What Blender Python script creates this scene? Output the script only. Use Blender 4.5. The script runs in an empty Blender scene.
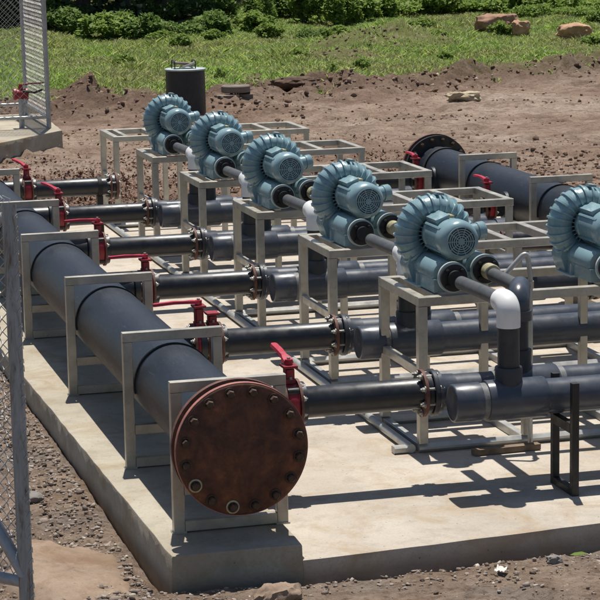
import bpy, math, random
import numpy as np
from mathutils import Vector, Matrix, noise
random.seed(7); rng = np.random.default_rng(7)
PI = math.pi; TAU = 2*PI; R = math.radians
S = bpy.context.scene; COL = S.collection
V = Vector

# ------------------------------------------------------------------ mesh builder
class MB:
    def __init__(s): s.v = []; s.f = []
    def add(s, vs, fs):
        o = len(s.v); s.v += [tuple(p) for p in vs]; s.f += [tuple(i+o for i in f) for f in fs]; return s
    def box(s, c, d, rot=None):
        c = V(c); vs = []
        for x in (-.5, .5):
            for y in (-.5, .5):
                for z in (-.5, .5):
                    p = V((x*d[0], y*d[1], z*d[2]))
                    if rot is not None: p = rot @ p
                    vs.append(c+p)
        return s.add(vs, [(0,1,3,2),(4,6,7,5),(0,4,5,1),(2,3,7,6),(0,2,6,4),(1,5,7,3)])
    def beam(s, a, b, w, h=None, up=(0,0,1), ch=0.12):
        # rectangular tube with lightly chamfered long edges
        h = h or w; a = V(a); b = V(b); t = (b-a).normalized(); up = V(up)
        if abs(t.dot(up)) > .98: up = V((0,1,0))
        x = t.cross(up).normalized(); y = x.cross(t).normalized()
        cx, cy = w*ch*.5, h*ch*.5
        cx = cy = min(cx, cy)
        W, H = w/2, h/2
        pr = [(-W+cx,-H),(W-cx,-H),(W,-H+cy),(W,H-cy),(W-cx,H),(-W+cx,H),(-W,H-cy),(-W,-H+cy)]
        vs = [a+x*p+y*q for p, q in pr]+[b+x*p+y*q for p, q in pr]
        fs = [(i,(i+1)%8,8+(i+1)%8,8+i) for i in range(8)]+[tuple(range(7,-1,-1)),tuple(range(8,16))]
        return s.add(vs, fs)
    def lathe(s, o, ax, prof, n=40):
        # prof: (t, r) pairs along axis ax from o
        o = V(o); ax = V(ax).normalized()
        u = ax.orthogonal().normalized(); w = ax.cross(u)
        vs = []; fs = []; ring = []
        for t, r in prof:
            if r < 1e-6:
                ring.append([len(vs)]); vs.append(o+ax*t)
            else:
                ring.append(list(range(len(vs), len(vs)+n)))
                vs += [o+ax*t+(u*math.cos(TAU*k/n)+w*math.sin(TAU*k/n))*r for k in range(n)]
        for A, B in zip(ring[:-1], ring[1:]):
            if len(A) == 1 and len(B) == 1: continue
            for k in range(n):
                k2 = (k+1) % n
                if len(A) == 1: fs.append((A[0], B[k2], B[k]))
                elif len(B) == 1: fs.append((A[k], A[k2], B[0]))
                else: fs.append((A[k], A[k2], B[k2], B[k]))
        return s.add(vs, fs)
    def cyl(s, a, b, r, n=32, c=.0):
        a = V(a); b = V(b); L = (b-a).length
        if c: pr = [(0,0),(0,r-c),(c,r),(L-c,r),(L,r-c),(L,0)]
        else: pr = [(0,0),(0,r),(L,r),(L,0)]
        return s.lathe(a, b-a, pr, n)
    def tube(s, pts, r, n=16, cap=True):
        pts = [V(p) for p in pts]; rr = r if isinstance(r, (list, tuple)) else [r]*len(pts)
        vs = []; fs = []; u = None
        for i, p in enumerate(pts):
            t = (pts[min(i+1,len(pts)-1)]-pts[max(i-1,0)]).normalized()
            u = t.orthogonal().normalized() if u is None else (u-t*u.dot(t)).normalized()
            w = t.cross(u)
            vs += [p+(u*math.cos(TAU*k/n)+w*math.sin(TAU*k/n))*rr[i] for k in range(n)]
        for i in range(len(pts)-1):
            for k in range(n):
                k2 = (k+1) % n; fs.append((i*n+k, i*n+k2, (i+1)*n+k2, (i+1)*n+k))
        if cap: fs += [tuple(range(n-1,-1,-1)), tuple(range((len(pts)-1)*n, len(pts)*n))]
        return s.add(vs, fs)
    def prism(s, poly, a, b, fn):
        # poly: 2-D outline, extruded between a and b; fn(p, q, t) -> point
        n = len(poly)
        vs = [fn(p, q, a) for p, q in poly]+[fn(p, q, b) for p, q in poly]
        return s.add(vs, [(i,(i+1)%n,n+(i+1)%n,n+i) for i in range(n)]+[tuple(range(n-1,-1,-1)),tuple(range(n,2*n))])
    def hexbolt(s, o, ax, r, h, shank=0):
        o = V(o); ax = V(ax).normalized()
        s.lathe(o, ax, [(0,0),(0,r*1.45),(h*.2,r*1.45),(h*.2,r)], 14)
        s.lathe(o, ax, [(h*.2,r),(h*.85,r),(h,r*.82),(h,0)], 6)
        if shank: s.cyl(o+ax*h*.9, o+ax*(h+shank), r*.5, 8)
        return s
    def build(s, name, mat, parent=None, sharp=38):
        me = bpy.data.meshes.new(name); me.from_pydata([tuple(v) for v in s.v], [], s.f)
        me.validate()
        import bmesh
        bm = bmesh.new(); bm.from_mesh(me); bmesh.ops.recalc_face_normals(bm, faces=bm.faces[:]); bm.to_mesh(me); bm.free()
        me.polygons.foreach_set('use_smooth', [True]*len(me.polygons))
        if sharp: me.set_sharp_from_angle(angle=R(sharp))
        o = bpy.data.objects.new(name, me); COL.objects.link(o); me.materials.append(mat)
        if parent: o.parent = parent
        return o
def arc(c, u, w, r, a0, a1, n=10):
    c = V(c); u = V(u); w = V(w)
    return [c+u*(r*math.cos(a0+(a1-a0)*k/n))+w*(r*math.sin(a0+(a1-a0)*k/n)) for k in range(n+1)]
def fillet(pts, rad, n=8):
    pts = [V(p) for p in pts]; out = [pts[0]]
    for i in range(1, len(pts)-1):
        a, b, c = pts[i-1:i+2]; d1 = (a-b).normalized(); d2 = (c-b).normalized()
        q1 = b+d1*rad; q2 = b+d2*rad
        for k in range(n+1):
            t = k/n; out.append(q1*(1-t)**2+b*2*t*(1-t)+q2*t*t)
    return out+[pts[-1]]
def tag(o, label=None, cat=None, group=None, kind=None):
    if label: o['label'] = label
    if cat: o['category'] = cat
    if group: o['group'] = group
    if kind: o['kind'] = kind
    return o
def thing(name, label, cat, loc=(0,0,0), rz=0, group=None):
    o = bpy.data.objects.new(name, None); COL.objects.link(o); o.location = loc; o.rotation_euler = (0,0,rz)
    o.empty_display_size = .1
    return tag(o, label, cat, group)
def dup(root, loc=None, rz=None, label=None, group=None):
    def cp(o, par):
        c = o.copy(); COL.objects.link(c); c.parent = par
        for ch in KIDS.get(o.name, []): cp(ch, c)
        return c
    KIDS = {}
    for o in COL.objects:
        if o.parent: KIDS.setdefault(o.parent.name, []).append(o)
    r = cp(root, None)
    if loc is not None: r.location = loc
    if rz is not None: r.rotation_euler = (0,0,rz)
    if label: r['label'] = label
    if group: r['group'] = group
    return r

# ------------------------------------------------------------------ materials
class N:
    def __init__(s, name):
        s.m = bpy.data.materials.new(name); s.m.use_nodes = True; s.t = s.m.node_tree
        s.b = s.t.nodes['Principled BSDF']
    def n(s, ty, **kw):
        x = s.t.nodes.new(ty)
        for k, v in kw.items():
            if k in x.inputs: x.inputs[k].default_value = v
            else: setattr(x, k, v)
        return x
    def l(s, a, b): s.t.links.new(a, b)
    def coord(s, kind='Object', scale=(1,1,1)):
        c = s.n('ShaderNodeTexCoord'); mp = s.n('ShaderNodeMapping'); mp.inputs['Scale'].default_value = scale
        s.l(c.outputs[kind], mp.inputs['Vector']); return mp.outputs['Vector']
    def pos(s):
        return s.n('ShaderNodeNewGeometry').outputs['Position']
    def noise(s, vec, scale, detail=4, rough=.55, dist=0):
        x = s.n('ShaderNodeTexNoise'); x.inputs['Scale'].default_value = scale; x.inputs['Detail'].default_value = detail
        x.inputs['Roughness'].default_value = rough; x.inputs['Distortion'].default_value = dist
        s.l(vec, x.inputs['Vector']); return x.outputs['Fac']
    def ramp(s, fac, stops):
        x = s.n('ShaderNodeValToRGB'); e = x.color_ramp.elements
        while len(e) < len(stops): e.new(.5)
        for el, (p, c) in zip(e, stops):
            el.position = p; el.color = (c if isinstance(c, tuple) else (c, c, c))+(1,)
        s.l(fac, x.inputs['Fac']); return x.outputs['Color']
    def mix(s, fac, a, b, mode='MIX'):
        x = s.n('ShaderNodeMixRGB'); x.blend_type = mode
        for i, v in ((0, fac), (1, a), (2, b)):
            if isinstance(v, (int, float)): x.inputs[i].default_value = v
            elif isinstance(v, tuple): x.inputs[i].default_value = v+(1,)
            else: s.l(v, x.inputs[i])
        return x.outputs[0]
    def bump(s, h, strength=.3, dist=.01):
        x = s.n('ShaderNodeBump'); x.inputs['Strength'].default_value = strength; x.inputs['Distance'].default_value = dist
        s.l(h, x.inputs['Height']); s.l(x.outputs['Normal'], s.b.inputs['Normal'])
    def col(s, c): s.l(c, s.b.inputs['Base Color'])
    def rough(s, c): s.l(c, s.b.inputs['Roughness'])
def paint(name, c, rough=.4, metal=0, var=.25, dirt=(.2,.15,.1), dirtamt=.25, scale=9, spec=.5, bump=.0):
    m = N(name); p = m.pos()
    a = m.noise(p, scale, 5, .6)
    lo = tuple(v*(1-var) for v in c); hi = tuple(min(1, v*(1+var)) for v in c)
    cc = m.ramp(a, [(.3, lo), (.7, hi)])
    d = m.ramp(m.noise(p, scale*2.3, 6, .7, .4), [(.5, 0.), (.78, 1.)])
    mm = m.n('ShaderNodeMath', operation='MULTIPLY'); m.l(d, mm.inputs[0]); mm.inputs[1].default_value = dirtamt
    m.col(m.mix(mm.outputs[0], cc, dirt))
    m.rough(m.ramp(m.noise(p, scale*1.7, 4), [(.3, max(.05, rough-.09)), (.7, min(1, rough+.13))]))
    m.b.inputs['Metallic'].default_value = metal
    m.b.inputs['Specular IOR Level'].default_value = spec
    if bump: m.bump(m.noise(p, scale*6, 4), bump, .004)
    return m.m
M = {}
M['steel'] = paint('galvanized_steel', (.47,.445,.385), .36, .45, .2, (.17,.11,.06), .4, 7)
M['tube'] = paint('galvanized_tube', (.46,.46,.44), .38, .45, .15, (.25,.2,.15), .25, 8)
M['gate'] = paint('fence_steel', (.34,.36,.38), .42, .35, .2, (.16,.12,.09), .35, 12)
M['wire'] = paint('fence_wire', (.5,.5,.49), .4, .5, .2, (.3,.25,.2), .2, 20)
def mk_hdpe():
    m = N('black_polyethylene'); p = m.pos()
    col = m.ramp(m.noise(p, 2.2, 4, .6), [(.3,(.011,.0155,.025)),(.7,(.018,.023,.033))])
    st = m.n('ShaderNodeMapping'); st.inputs['Scale'].default_value = (9, 1.2, 9); st.inputs['Rotation'].default_value = (.3,.2,.25); m.l(p, st.inputs['Vector'])
    sc = m.noise(st.outputs['Vector'], 7, 8, .8, .4)
    col = m.mix(m.ramp(sc, [(.57,0.),(.75,.55)]), col, (.11,.11,.11))
    col = m.mix(m.ramp(m.noise(p, 38, 6, .75), [(.58,0.),(.75,.35)]), col, (.16,.145,.125))
    m.col(col); m.b.inputs['Specular IOR Level'].default_value = .38; m.rough(m.ramp(sc, [(.4,.42),(.7,.55)])); m.bump(sc, .06, .004); return m.m
M['hdpe'] = mk_hdpe()
M['hdpe_plain'] = paint('black_polyethylene', (.026,.031,.04), .4, 0, .15, (.2,.18,.15), .16, 3, .5, .04)
M['hdpe2'] = paint('dark_polyethylene', (.013,.015,.02), .36, 0, .25, (.14,.12,.1), .13, 9, .5)
M['black'] = paint('black_paint', (.011,.011,.012), .5, 0, .3, (.08,.07,.06), .2, 14)
M['rubber'] = paint('black_rubber', (.012,.012,.013), .7, 0, .3, (.06,.05,.04), .2, 14)
M['pvc'] = paint('grey_pvc', (.05,.06,.08), .3, 0, .12, (.22,.2,.17), .22, 6, .5)
M['pvcglue'] = paint('glue_smear', (.15,.155,.155), .5, 0, .4, (.07,.08,.1), .8, 25)
M['pvcdark'] = paint('dark_grey_pvc', (.026,.03,.038), .38, 0, .2, (.14,.12,.1), .2, 7)
M['white'] = paint('white_pvc', (.76,.76,.75), .35, 0, .05, (.45,.4,.33), .18, 9)
M['blower'] = paint('blue_grey_enamel', (.215,.33,.365), .25, .05, .1, (.22,.2,.17), .25, 8, .6)
M['blowerdark'] = paint('dark_vent', (.012,.018,.022), .6)
M['hose'] = paint('grey_hose', (.075,.08,.085), .5, 0, .2, (.2,.17,.13), .2, 12)
M['rim'] = paint('painted_rim', (.42,.5,.49), .45, 0, .15, (.2,.2,.18), .3, 12)
M['label'] = paint('label_plate', (.42,.36,.22), .4, .2, .2)
M['whiteglint'] = paint('painted_glint', (.75,.76,.74), .3, 0, .05)  # near-white, for the glint painted on the blower boss
M['nipple'] = paint('brass_nipple', (.4,.37,.24), .5, .2, .25, (.2,.12,.06), .5, 30)
M['orange'] = paint('rust_nipple', (.42,.13,.05), .6, 0, .3)
M['red'] = paint('red_enamel', (.25,.012,.022), .45, 0, .3, (.09,.02,.02), .45, 14)
M['redlever'] = paint('red_lever', (.42,.016,.04), .4, 0, .15, (.2,.03,.03), .25, 20)
M['bolt'] = paint('zinc_bolt', (.36,.35,.32), .42, .5, .3, (.12,.07,.04), .5, 40)
M['oldbolt'] = paint('dull_bolt', (.07,.042,.028), .6, .2, .35, (.12,.06,.03), .4, 40)
M['rustring'] = paint('rusty_backing_ring', (.13,.058,.042), .7, 0, .4, (.05,.025,.02), .6, 30)
def mk_rust():
    m = N('rusted_plate'); p = m.coord('Object')
    a = m.noise(p, 4, 9, .74, .25); b = m.noise(p, 22, 6, .7); c = m.noise(p, 3., 4, .6, .5)
    col = m.ramp(a, [(.32,(.02,.012,.01)),(.45,(.075,.028,.016)),(.56,(.16,.055,.024)),(.7,(.36,.135,.05))])
    col = m.mix(m.ramp(b,[(.45,0.),(.75,.55)]), col, (.045,.02,.015))
    col = m.mix(m.ramp(c,[(.45,0.),(.62,.45)]), col, (.04,.018,.013))
    m.col(col); m.rough(m.ramp(b,[(.3,.5),(.7,.78)])); m.bump(b,.35,.004)
    return m.m
M['rust'] = mk_rust()
M['rusthighlight'] = paint('rust_highlight_edge', (.33,.135,.105), .65, 0, .3, (.12,.03,.02), .5, 18)  # lighter pinkish rust, the rim highlight put into the colour
def mk_concrete(name, lo, hi, seed=0):
    m = N(name); p = m.pos()
    mp = m.n('ShaderNodeMapping'); mp.inputs['Location'].default_value = (seed, seed*1.7, 0); m.l(p, mp.inputs['Vector']); p = mp.outputs['Vector']
    a = m.noise(p, .9, 6, .62, .5); b = m.noise(p, 7, 6, .7, .2); f = m.noise(p, 90, 3, .7); g = m.noise(p, 300, 2, .6)
    st = m.n('ShaderNodeMapping'); st.inputs['Scale'].default_value = (.9, 1.9, 1.); m.l(p, st.inputs['Vector'])
    br = m.noise(st.outputs['Vector'], 2.2, 5, .65, .3)
    col = m.ramp(a, [(.3, lo), (.7, hi)])
    dk = tuple(v*.55 for v in lo)
    col = m.mix(m.ramp(b,[(.5,0.),(.8,.55)]), col, dk)
    col = m.mix(m.ramp(br,[(.55,0.),(.8,.28)]), col, (lo[0]*.8, lo[1]*.62, lo[2]*.42))
    col = m.mix(m.ramp(f,[(.3,.3),(.5,0.)]), col, dk)
    v = m.noise(p, 2.6, 7, .7, .8)
    col = m.mix(m.ramp(v,[(.5,0.),(.66,.65)]), col, (lo[0]*.92, lo[1]*.78, lo[2]*.6))
    sp = m.n('ShaderNodeTexVoronoi'); sp.inputs['Scale'].default_value = 14; m.l(p, sp.inputs['Vector'])
    col = m.mix(m.ramp(sp.outputs['Distance'],[(.04,.7),(.075,0.)]), col, (.1,.085,.07))
    # darker soil-brown band close to the earth, fading upward
    sep = m.n('ShaderNodeSeparateXYZ'); m.l(m.pos(), sep.inputs[0])
    h = m.n('ShaderNodeMath', operation='ADD'); m.l(sep.outputs[2], h.inputs[0])
    nb = m.n('ShaderNodeMath', operation='MULTIPLY'); m.l(b, nb.inputs[0]); nb.inputs[1].default_value = .08
    m.l(nb.outputs[0], h.inputs[1])
    band = m.n('ShaderNodeMapRange'); m.l(h.outputs[0], band.inputs[0])
    band.inputs[1].default_value = -.13; band.inputs[2].default_value = -.065; band.inputs[3].default_value = .5; band.inputs[4].default_value = 0
    col = m.mix(band.outputs[0], col, (.12,.085,.055))
    m.col(col); m.b.inputs['Roughness'].default_value = .9; m.b.inputs['Specular IOR Level'].default_value = .2
    hh = m.mix(.5, f, m.mix(.5, b, g)); m.bump(hh, .45, .01)
    return m.m
M['concrete'] = mk_concrete('weathered_concrete', (.385,.335,.275), (.575,.52,.445))
M['plinth'] = mk_concrete('plinth_concrete', (.33,.29,.225), (.47,.43,.35), 5)
M['spill'] = mk_concrete('spilt_concrete', (.21,.145,.1), (.46,.36,.28), 9)
def mk_ground():
    m = N('bare_earth'); p = m.pos()
    a = m.noise(p, .35, 5, .6, .4); b = m.noise(p, 2.6, 6, .68, .3); c = m.noise(p, 26, 6, .75); d = m.noise(p, 110, 3, .7)
    far = m.ramp(a, [(.3,(.22,.14,.098)),(.48,(.385,.28,.21)),(.66,(.54,.43,.345))])
    far = m.mix(m.ramp(b,[(.45,0.),(.7,.7)]), far, (.115,.072,.05))
    near = m.ramp(b, [(.3,(.2,.135,.093)),(.5,(.33,.24,.175)),(.72,(.44,.34,.26))])
    near = m.mix(m.ramp(m.noise(p, 1.1, 4, .6), [(.45,0.),(.62,.8)]), near, m.ramp(c, [(.3,(.16,.135,.115)),(.7,(.35,.31,.275))]))
    # darker freshly turned soil on the rim of the grass
    sp0 = m.n('ShaderNodeSeparateXYZ'); m.l(p, sp0.inputs[0])
    e0 = m.n('ShaderNodeMath', operation='MULTIPLY'); m.l(sp0.outputs[0], e0.inputs[0]); e0.inputs[1].default_value = -.36
    e1 = m.n('ShaderNodeMath', operation='ADD'); m.l(e0.outputs[0], e1.inputs[0]); m.l(sp0.outputs[1], e1.inputs[1])
    e2 = m.n('ShaderNodeMapRange'); m.l(e1.outputs[0], e2.inputs[0]); e2.inputs[1].default_value = 20.6; e2.inputs[2].default_value = 22.6; e2.inputs[4].default_value = .8
    far = m.mix(e2.outputs[0], far, m.ramp(b, [(.3,(.085,.05,.034)),(.6,(.18,.115,.082)),(.75,(.29,.205,.15))]))
    sep = m.n('ShaderNodeSeparateXYZ'); m.l(p, sep.inputs[0])
    mr = m.n('ShaderNodeMapRange'); m.l(sep.outputs[1], mr.inputs[0]); mr.inputs[1].default_value = 8; mr.inputs[2].default_value = 15
    col = m.mix(mr.outputs[0], near, far)
    # litter of rotted red-brown leaves behind the slab
    sx = m.n('ShaderNodeMapRange'); m.l(sep.outputs[1], sx.inputs[0]); sx.inputs[1].default_value = 19; sx.inputs[2].default_value = 15.5
    lm = m.ramp(c,[(.45,0.),(.65,.45)])
    mu = m.n('ShaderNodeMath', operation='MULTIPLY'); m.l(lm, mu.inputs[0]); m.l(sx.outputs[0], mu.inputs[1])
    mu2 = m.n('ShaderNodeMath', operation='MULTIPLY'); m.l(mu.outputs[0], mu2.inputs[0]); m.l(mr.outputs[0], mu2.inputs[1])
    col = m.mix(mu2.outputs[0], col, (.15,.055,.035))
    # the sown strip has green-brown soil
    gy = m.n('ShaderNodeMapRange'); m.l(sep.outputs[1], gy.inputs[0]); gy.inputs[1].default_value = 26; gy.inputs[2].default_value = 33
    col = m.mix(gy.outputs[0], col, (.17,.2,.06))
    col = m.mix(m.ramp(c,[(.32,.75),(.5,0.)]), col, (.08,.052,.038))
    mp9 = m.n('ShaderNodeMapping'); mp9.inputs['Scale'].default_value = (1.2, 3.4, 1); mp9.inputs['Rotation'].default_value = (0,0,.22); m.l(p, mp9.inputs['Vector'])
    e = m.noise(mp9.outputs['Vector'], 2.4, 7, .72, .2)
    col = m.mix(m.ramp(e,[(.5,0.),(.68,.6)]), col, (.13,.085,.062))
    col = m.mix(m.ramp(d,[(.58,0.),(.75,.4)]), col, (.38,.32,.27))
    g = m.noise(p, 9, 8, .78, .3); g2 = m.noise(p, 4.2, 7, .72, .5)
    col = m.mix(m.ramp(g,[(.34,.7),(.47,0.)]), col, (.1,.058,.038))
    col = m.mix(m.ramp(g2,[(.54,0.),(.68,.5)]), col, (.4,.31,.245))
    m.col(col); m.b.inputs['Roughness'].default_value = .95; m.b.inputs['Specular IOR Level'].default_value = .15
    m.bump(m.mix(.45, g, m.mix(.5, c, d)), 1., .07)
    return m.m
M['ground'] = mk_ground()
def island(name, stops, rough=.8, trans=0, spec=.25, patch=None, bump=0, up=0):
    m = N(name); g = m.n('ShaderNodeNewGeometry')
    col = m.ramp(g.outputs['Random Per Island'], stops)
    if patch:
        pz = m.noise(g.outputs['Position'], patch[0], 3, .6)
        col = m.mix(m.ramp(pz,[(.4,0.),(.62,patch[2])]), col, patch[1])
    m.col(col); m.b.inputs['Roughness'].default_value = rough; m.b.inputs['Specular IOR Level'].default_value = spec
    if bump: m.bump(m.noise(g.outputs['Position'], 60, 4, .7), bump, .01)
    if up:
        va = m.n('ShaderNodeVectorMath', operation='SCALE'); m.l(g.outputs['Normal'], va.inputs[0]); va.inputs['Scale'].default_value = 1-up
        vb = m.n('ShaderNodeVectorMath', operation='ADD'); m.l(va.outputs[0], vb.inputs[0]); vb.inputs[1].default_value = (0,0,up)
        vn = m.n('ShaderNodeVectorMath', operation='NORMALIZE'); m.l(vb.outputs[0], vn.inputs[0]); m.l(vn.outputs[0], m.b.inputs['Normal'])
    if trans:
        out = m.t.nodes['Material Output']; tr = m.n('ShaderNodeBsdfTranslucent'); m.l(col, tr.inputs['Color'])
        ms = m.n('ShaderNodeMixShader'); ms.inputs[0].default_value = trans
        m.l(m.b.outputs[0], ms.inputs[1]); m.l(tr.outputs[0], ms.inputs[2]); m.l(ms.outputs[0], out.inputs['Surface'])
    return m.m
M['stones'] = island('grey_rubble', [(0,(.13,.098,.075)),(.4,(.24,.19,.155)),(.8,(.32,.265,.22)),(.95,(.4,.34,.29)),(1,(.55,.5,.43))], .9, bump=.5)
M['clods'] = island('earth_clods', [(0,(.11,.068,.046)),(.5,(.19,.122,.086)),(.93,(.27,.19,.14)),(1,(.42,.35,.28))], .95, bump=.6)
M['litter'] = island('dead_leaves', [(0,(.07,.035,.024)),(.5,(.155,.075,.052)),(.85,(.23,.135,.095)),(1,(.34,.27,.2))], .8)
M['grass'] = island('grass_blades', [(0,(.14,.265,.036)),(.45,(.24,.375,.06)),(.85,(.33,.47,.1)),(1,(.5,.47,.25))], .5, .4, .3, (.5,(.3,.26,.12),.6), up=.62)
M['leaf'] = island('bright_leaves', [(0,(.1,.185,.03)),(.5,(.2,.3,.055)),(1,(.3,.38,.1))], .6, .5, .2, up=.45)
M['leafmid'] = island('mid_green_leaves', [(0,(.065,.13,.026)),(.5,(.135,.22,.048)),(1,(.21,.29,.08))], .6, .45, .2, up=.4)
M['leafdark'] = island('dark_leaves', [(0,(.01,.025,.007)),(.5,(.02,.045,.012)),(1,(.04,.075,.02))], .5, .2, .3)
M['bark'] = paint('tree_bark', (.075,.055,.042), .9, 0, .4, (.03,.025,.02), .5, 6)
M['batten'] = paint('weathered_wood', (.19,.135,.09), .8, 0, .3, (.07,.05,.035), .5, 12)
M['stem'] = paint('green_stem', (.07,.075,.03), .8, 0, .3)
def mk_rock(name, lo, hi):
    m = N(name); p = m.pos(); a = m.noise(p, 4, 6, .65, .5); b = m.noise(p, 22, 5, .7)
    c = m.ramp(a, [(.3, lo), (.68, hi)]); c = m.mix(m.ramp(b,[(.55,0.),(.8,.5)]), c, tuple(v*.4 for v in lo))
    m.col(c); m.b.inputs['Roughness'].default_value = .9; m.bump(b, .6, .02); return m.m
M['rockorange'] = mk_rock('orange_rock', (.34,.18,.105), (.52,.33,.2))
M['rockred'] = mk_rock('reddish_rock', (.26,.135,.09), (.4,.24,.165))
M['rocktan'] = mk_rock('tan_rock', (.3,.25,.16), (.5,.42,.29))
M['ringgrey'] = mk_rock('earthy_concrete', (.16,.125,.1), (.26,.22,.185))
M['rockgrey'] = mk_rock('grey_rock', (.13,.12,.11), (.26,.24,.22))
def mk_post():
    m = N('stained_post'); p = m.pos(); st = m.n('ShaderNodeMapping'); st.inputs['Scale'].default_value = (34, 34, 2.2); m.l(p, st.inputs['Vector'])
    a = m.noise(st.outputs['Vector'], 1, 6, .7, .5)
    col = m.ramp(a, [(.3,(.08,.05,.035)),(.39,(.2,.16,.125)),(.48,(.3,.3,.29)),(.7,(.42,.42,.41))])
    m.col(col); m.b.inputs['Roughness'].default_value = .55; m.b.inputs['Metallic'].default_value = .2; m.bump(a, .2, .004); return m.m
M['postskin'] = mk_post()
M['paper'] = paint('pale_scrap', (.6,.58,.53), .8, 0, .15)
M['tank'] = paint('dark_plastic_drum', (.016,.02,.026), .42, 0, .3, (.1,.08,.06), .15, 6)

# ------------------------------------------------------------------ layout numbers (metres)
ZP = -.08                        # top of the main slab; the header plinth top is z = 0
YT = [2.782, 4.489, 6.263, 8.045, 9.829, 11.610]      # near edge of each blower stand
YB = [2.199, 3.80, 5.715, 7.47, 9.27, 11.047]         # each branch line
YS = [1.462, 2.682, 4.467, 6.264, 7.932, 9.999]       # header saddles
ZB = .385; HZ = .43; HR = .2
ORD = ['nearest', 'second', 'third', 'fourth', 'fifth', 'sixth']

# ------------------------------------------------------------------ setting: ground
def gh(x, y):
    n1 = noise.noise(V((x*.5, y*.5, 3.1))); n2 = noise.noise(V((x*1.9, y*1.9, 7.7))); n3 = noise.noise(V((x*7, y*7, 1.3)))
    n4 = noise.noise(V((x*19, y*19, 4.3)))
    z = -.15
    if y < 15:
        amp = 1.; n6 = noise.noise(V((x*2.6, y*2.6, 17.)))
        dx = max(-.36-x, 0, x-5.6); dy = max((1.085+.088*max(0, x-.26))-y, 0, y-13.4); d = max(dx, dy)
        k = min(1, d/.5)
        fr = min(1, max(0, (1.9-y)/.3))*min(1, max(0, (x-.1)/.5))
        n5 = noise.noise(V((x*41, y*41, 8.3)))
        z = -.145-.03*fr + n1*.05*k + n2*.028*(.3+.7*k) + n3*.014 + n4*.012 + n5*.006 + (.05*max(0, n6)*abs(n3)*2 + .02*abs(n4))*(k if x > 5.3 or y > 13.4 else .25*k)
        if dx == 0 and dy == 0: z = -.28
        elif d < .09: z -= .03*(1-d/.09)
    else:
        k = min(1, (y-15)/3)
        n5 = noise.noise(V((x*3.6, y*3.6, 21.)))
        rough = .5+.8*max(0, noise.noise(V((x*.45, y*.9, 31.)))+.15)
        ed = y-grass_edge(x)
        near = math.exp(-((ed+1.1)/1.6)**2)
        z = -.15 + n1*.07 + (n2*.05 + n5*.055 + abs(n3)*.045 + n4*.03 + noise.noise(V((x*9, y*9, 2.)))*.03)*(rough+.9*near)
        z += .17*math.exp(-((ed+.9)/1.2)**2)*(.5+.9*n2+.6*n5+.4*n1) + .03*k
        if ed > 1.5: z += .02*(ed-1.5)
        for mx, my, mr, mh in MOUNDS:
            q = ((x-mx)**2+((y-my)*.8)**2)/mr**2
            if q < 4: z += mh*math.exp(-q*1.6)*(.8+.5*n2+.3*n3)
    return z
GE = [(-12,25.2),(2,25.3),(4,25.5),(7,26.4),(9,27.0),(11,28.2),(13.7,30),(17,32.5),(30,38)]
def grass_edge(x):
    for (a, b), (c, d) in zip(GE[:-1], GE[1:]):
        if x <= c: 
            t = max(0, (x-a)/(c-a)); e = b+(d-b)*t; break
    else: e = GE[-1][1]
    return e+1.0*noise.noise(V((x*.6, 0, 5.5)))+.55*noise.noise(V((x*2.1, 1, 5.5)))
MOUNDS = [(11.4,34.3,1.5,.42),(10.0,33.6,.9,.28),(9.3,31.4,.8,.28),(6.3,26.8,.5,.16),(3.4,25.2,.6,.2),(7.6,24.6,.8,.16),(5.6,22.2,.8,.14),(6.6,14.2,.5,.1),(6.9,12.6,.45,.12),(6.2,15.6,.6,.08)]
def grid(x0, x1, y0, y1, st, hole=None):
    nx = int(round((x1-x0)/st))+1; ny = int(round((y1-y0)/st))+1
    vs = []; fs = []
    for j in range(ny):
        for i in range(nx):
            x = x0+i*st; y = y0+j*st; z = gh(x, y)
            if hole and hole[0] < x < hole[1] and hole[2] < y < hole[3]: z = -.6
            vs.append((x, y, z))
    for j in range(ny-1):
        for i in range(nx-1):
            a = j*nx+i; fs.append((a, a+1, a+nx+1, a+nx))
    return vs, fs
gm = MB()
NEAR = (-3.2, 8.8, -1.6, 17.6)
gm.add(*grid(-3.2, 8.8, -1.6, 17.7, .05)); gm.add(*grid(-2.0, 20.2, 17.6, 40.4, .085)); 
gm.add(*grid(-40, 60, -20, 90, .8, (-3.0, 8.6, -1.4, 17.4)))
# the coarse sheet lies just under the fine ones
for i in range(len(gm.v)-len(grid(-40, 60, -20, 90, .8)[0]), len(gm.v)):
    x, y, z = gm.v[i]
    if -3.9 < x < 20.6 and -2.2 < y < 40.8: gm.v[i] = (x, y, z-.22)
me = bpy.data.meshes.new('ground'); me.from_pydata(gm.v, [], gm.f); me.polygons.foreach_set('use_smooth', [True]*len(me.polygons))
me.materials.append(M['ground']); go = bpy.data.objects.new('ground', me); COL.objects.link(go); go['kind'] = 'structure'

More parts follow.
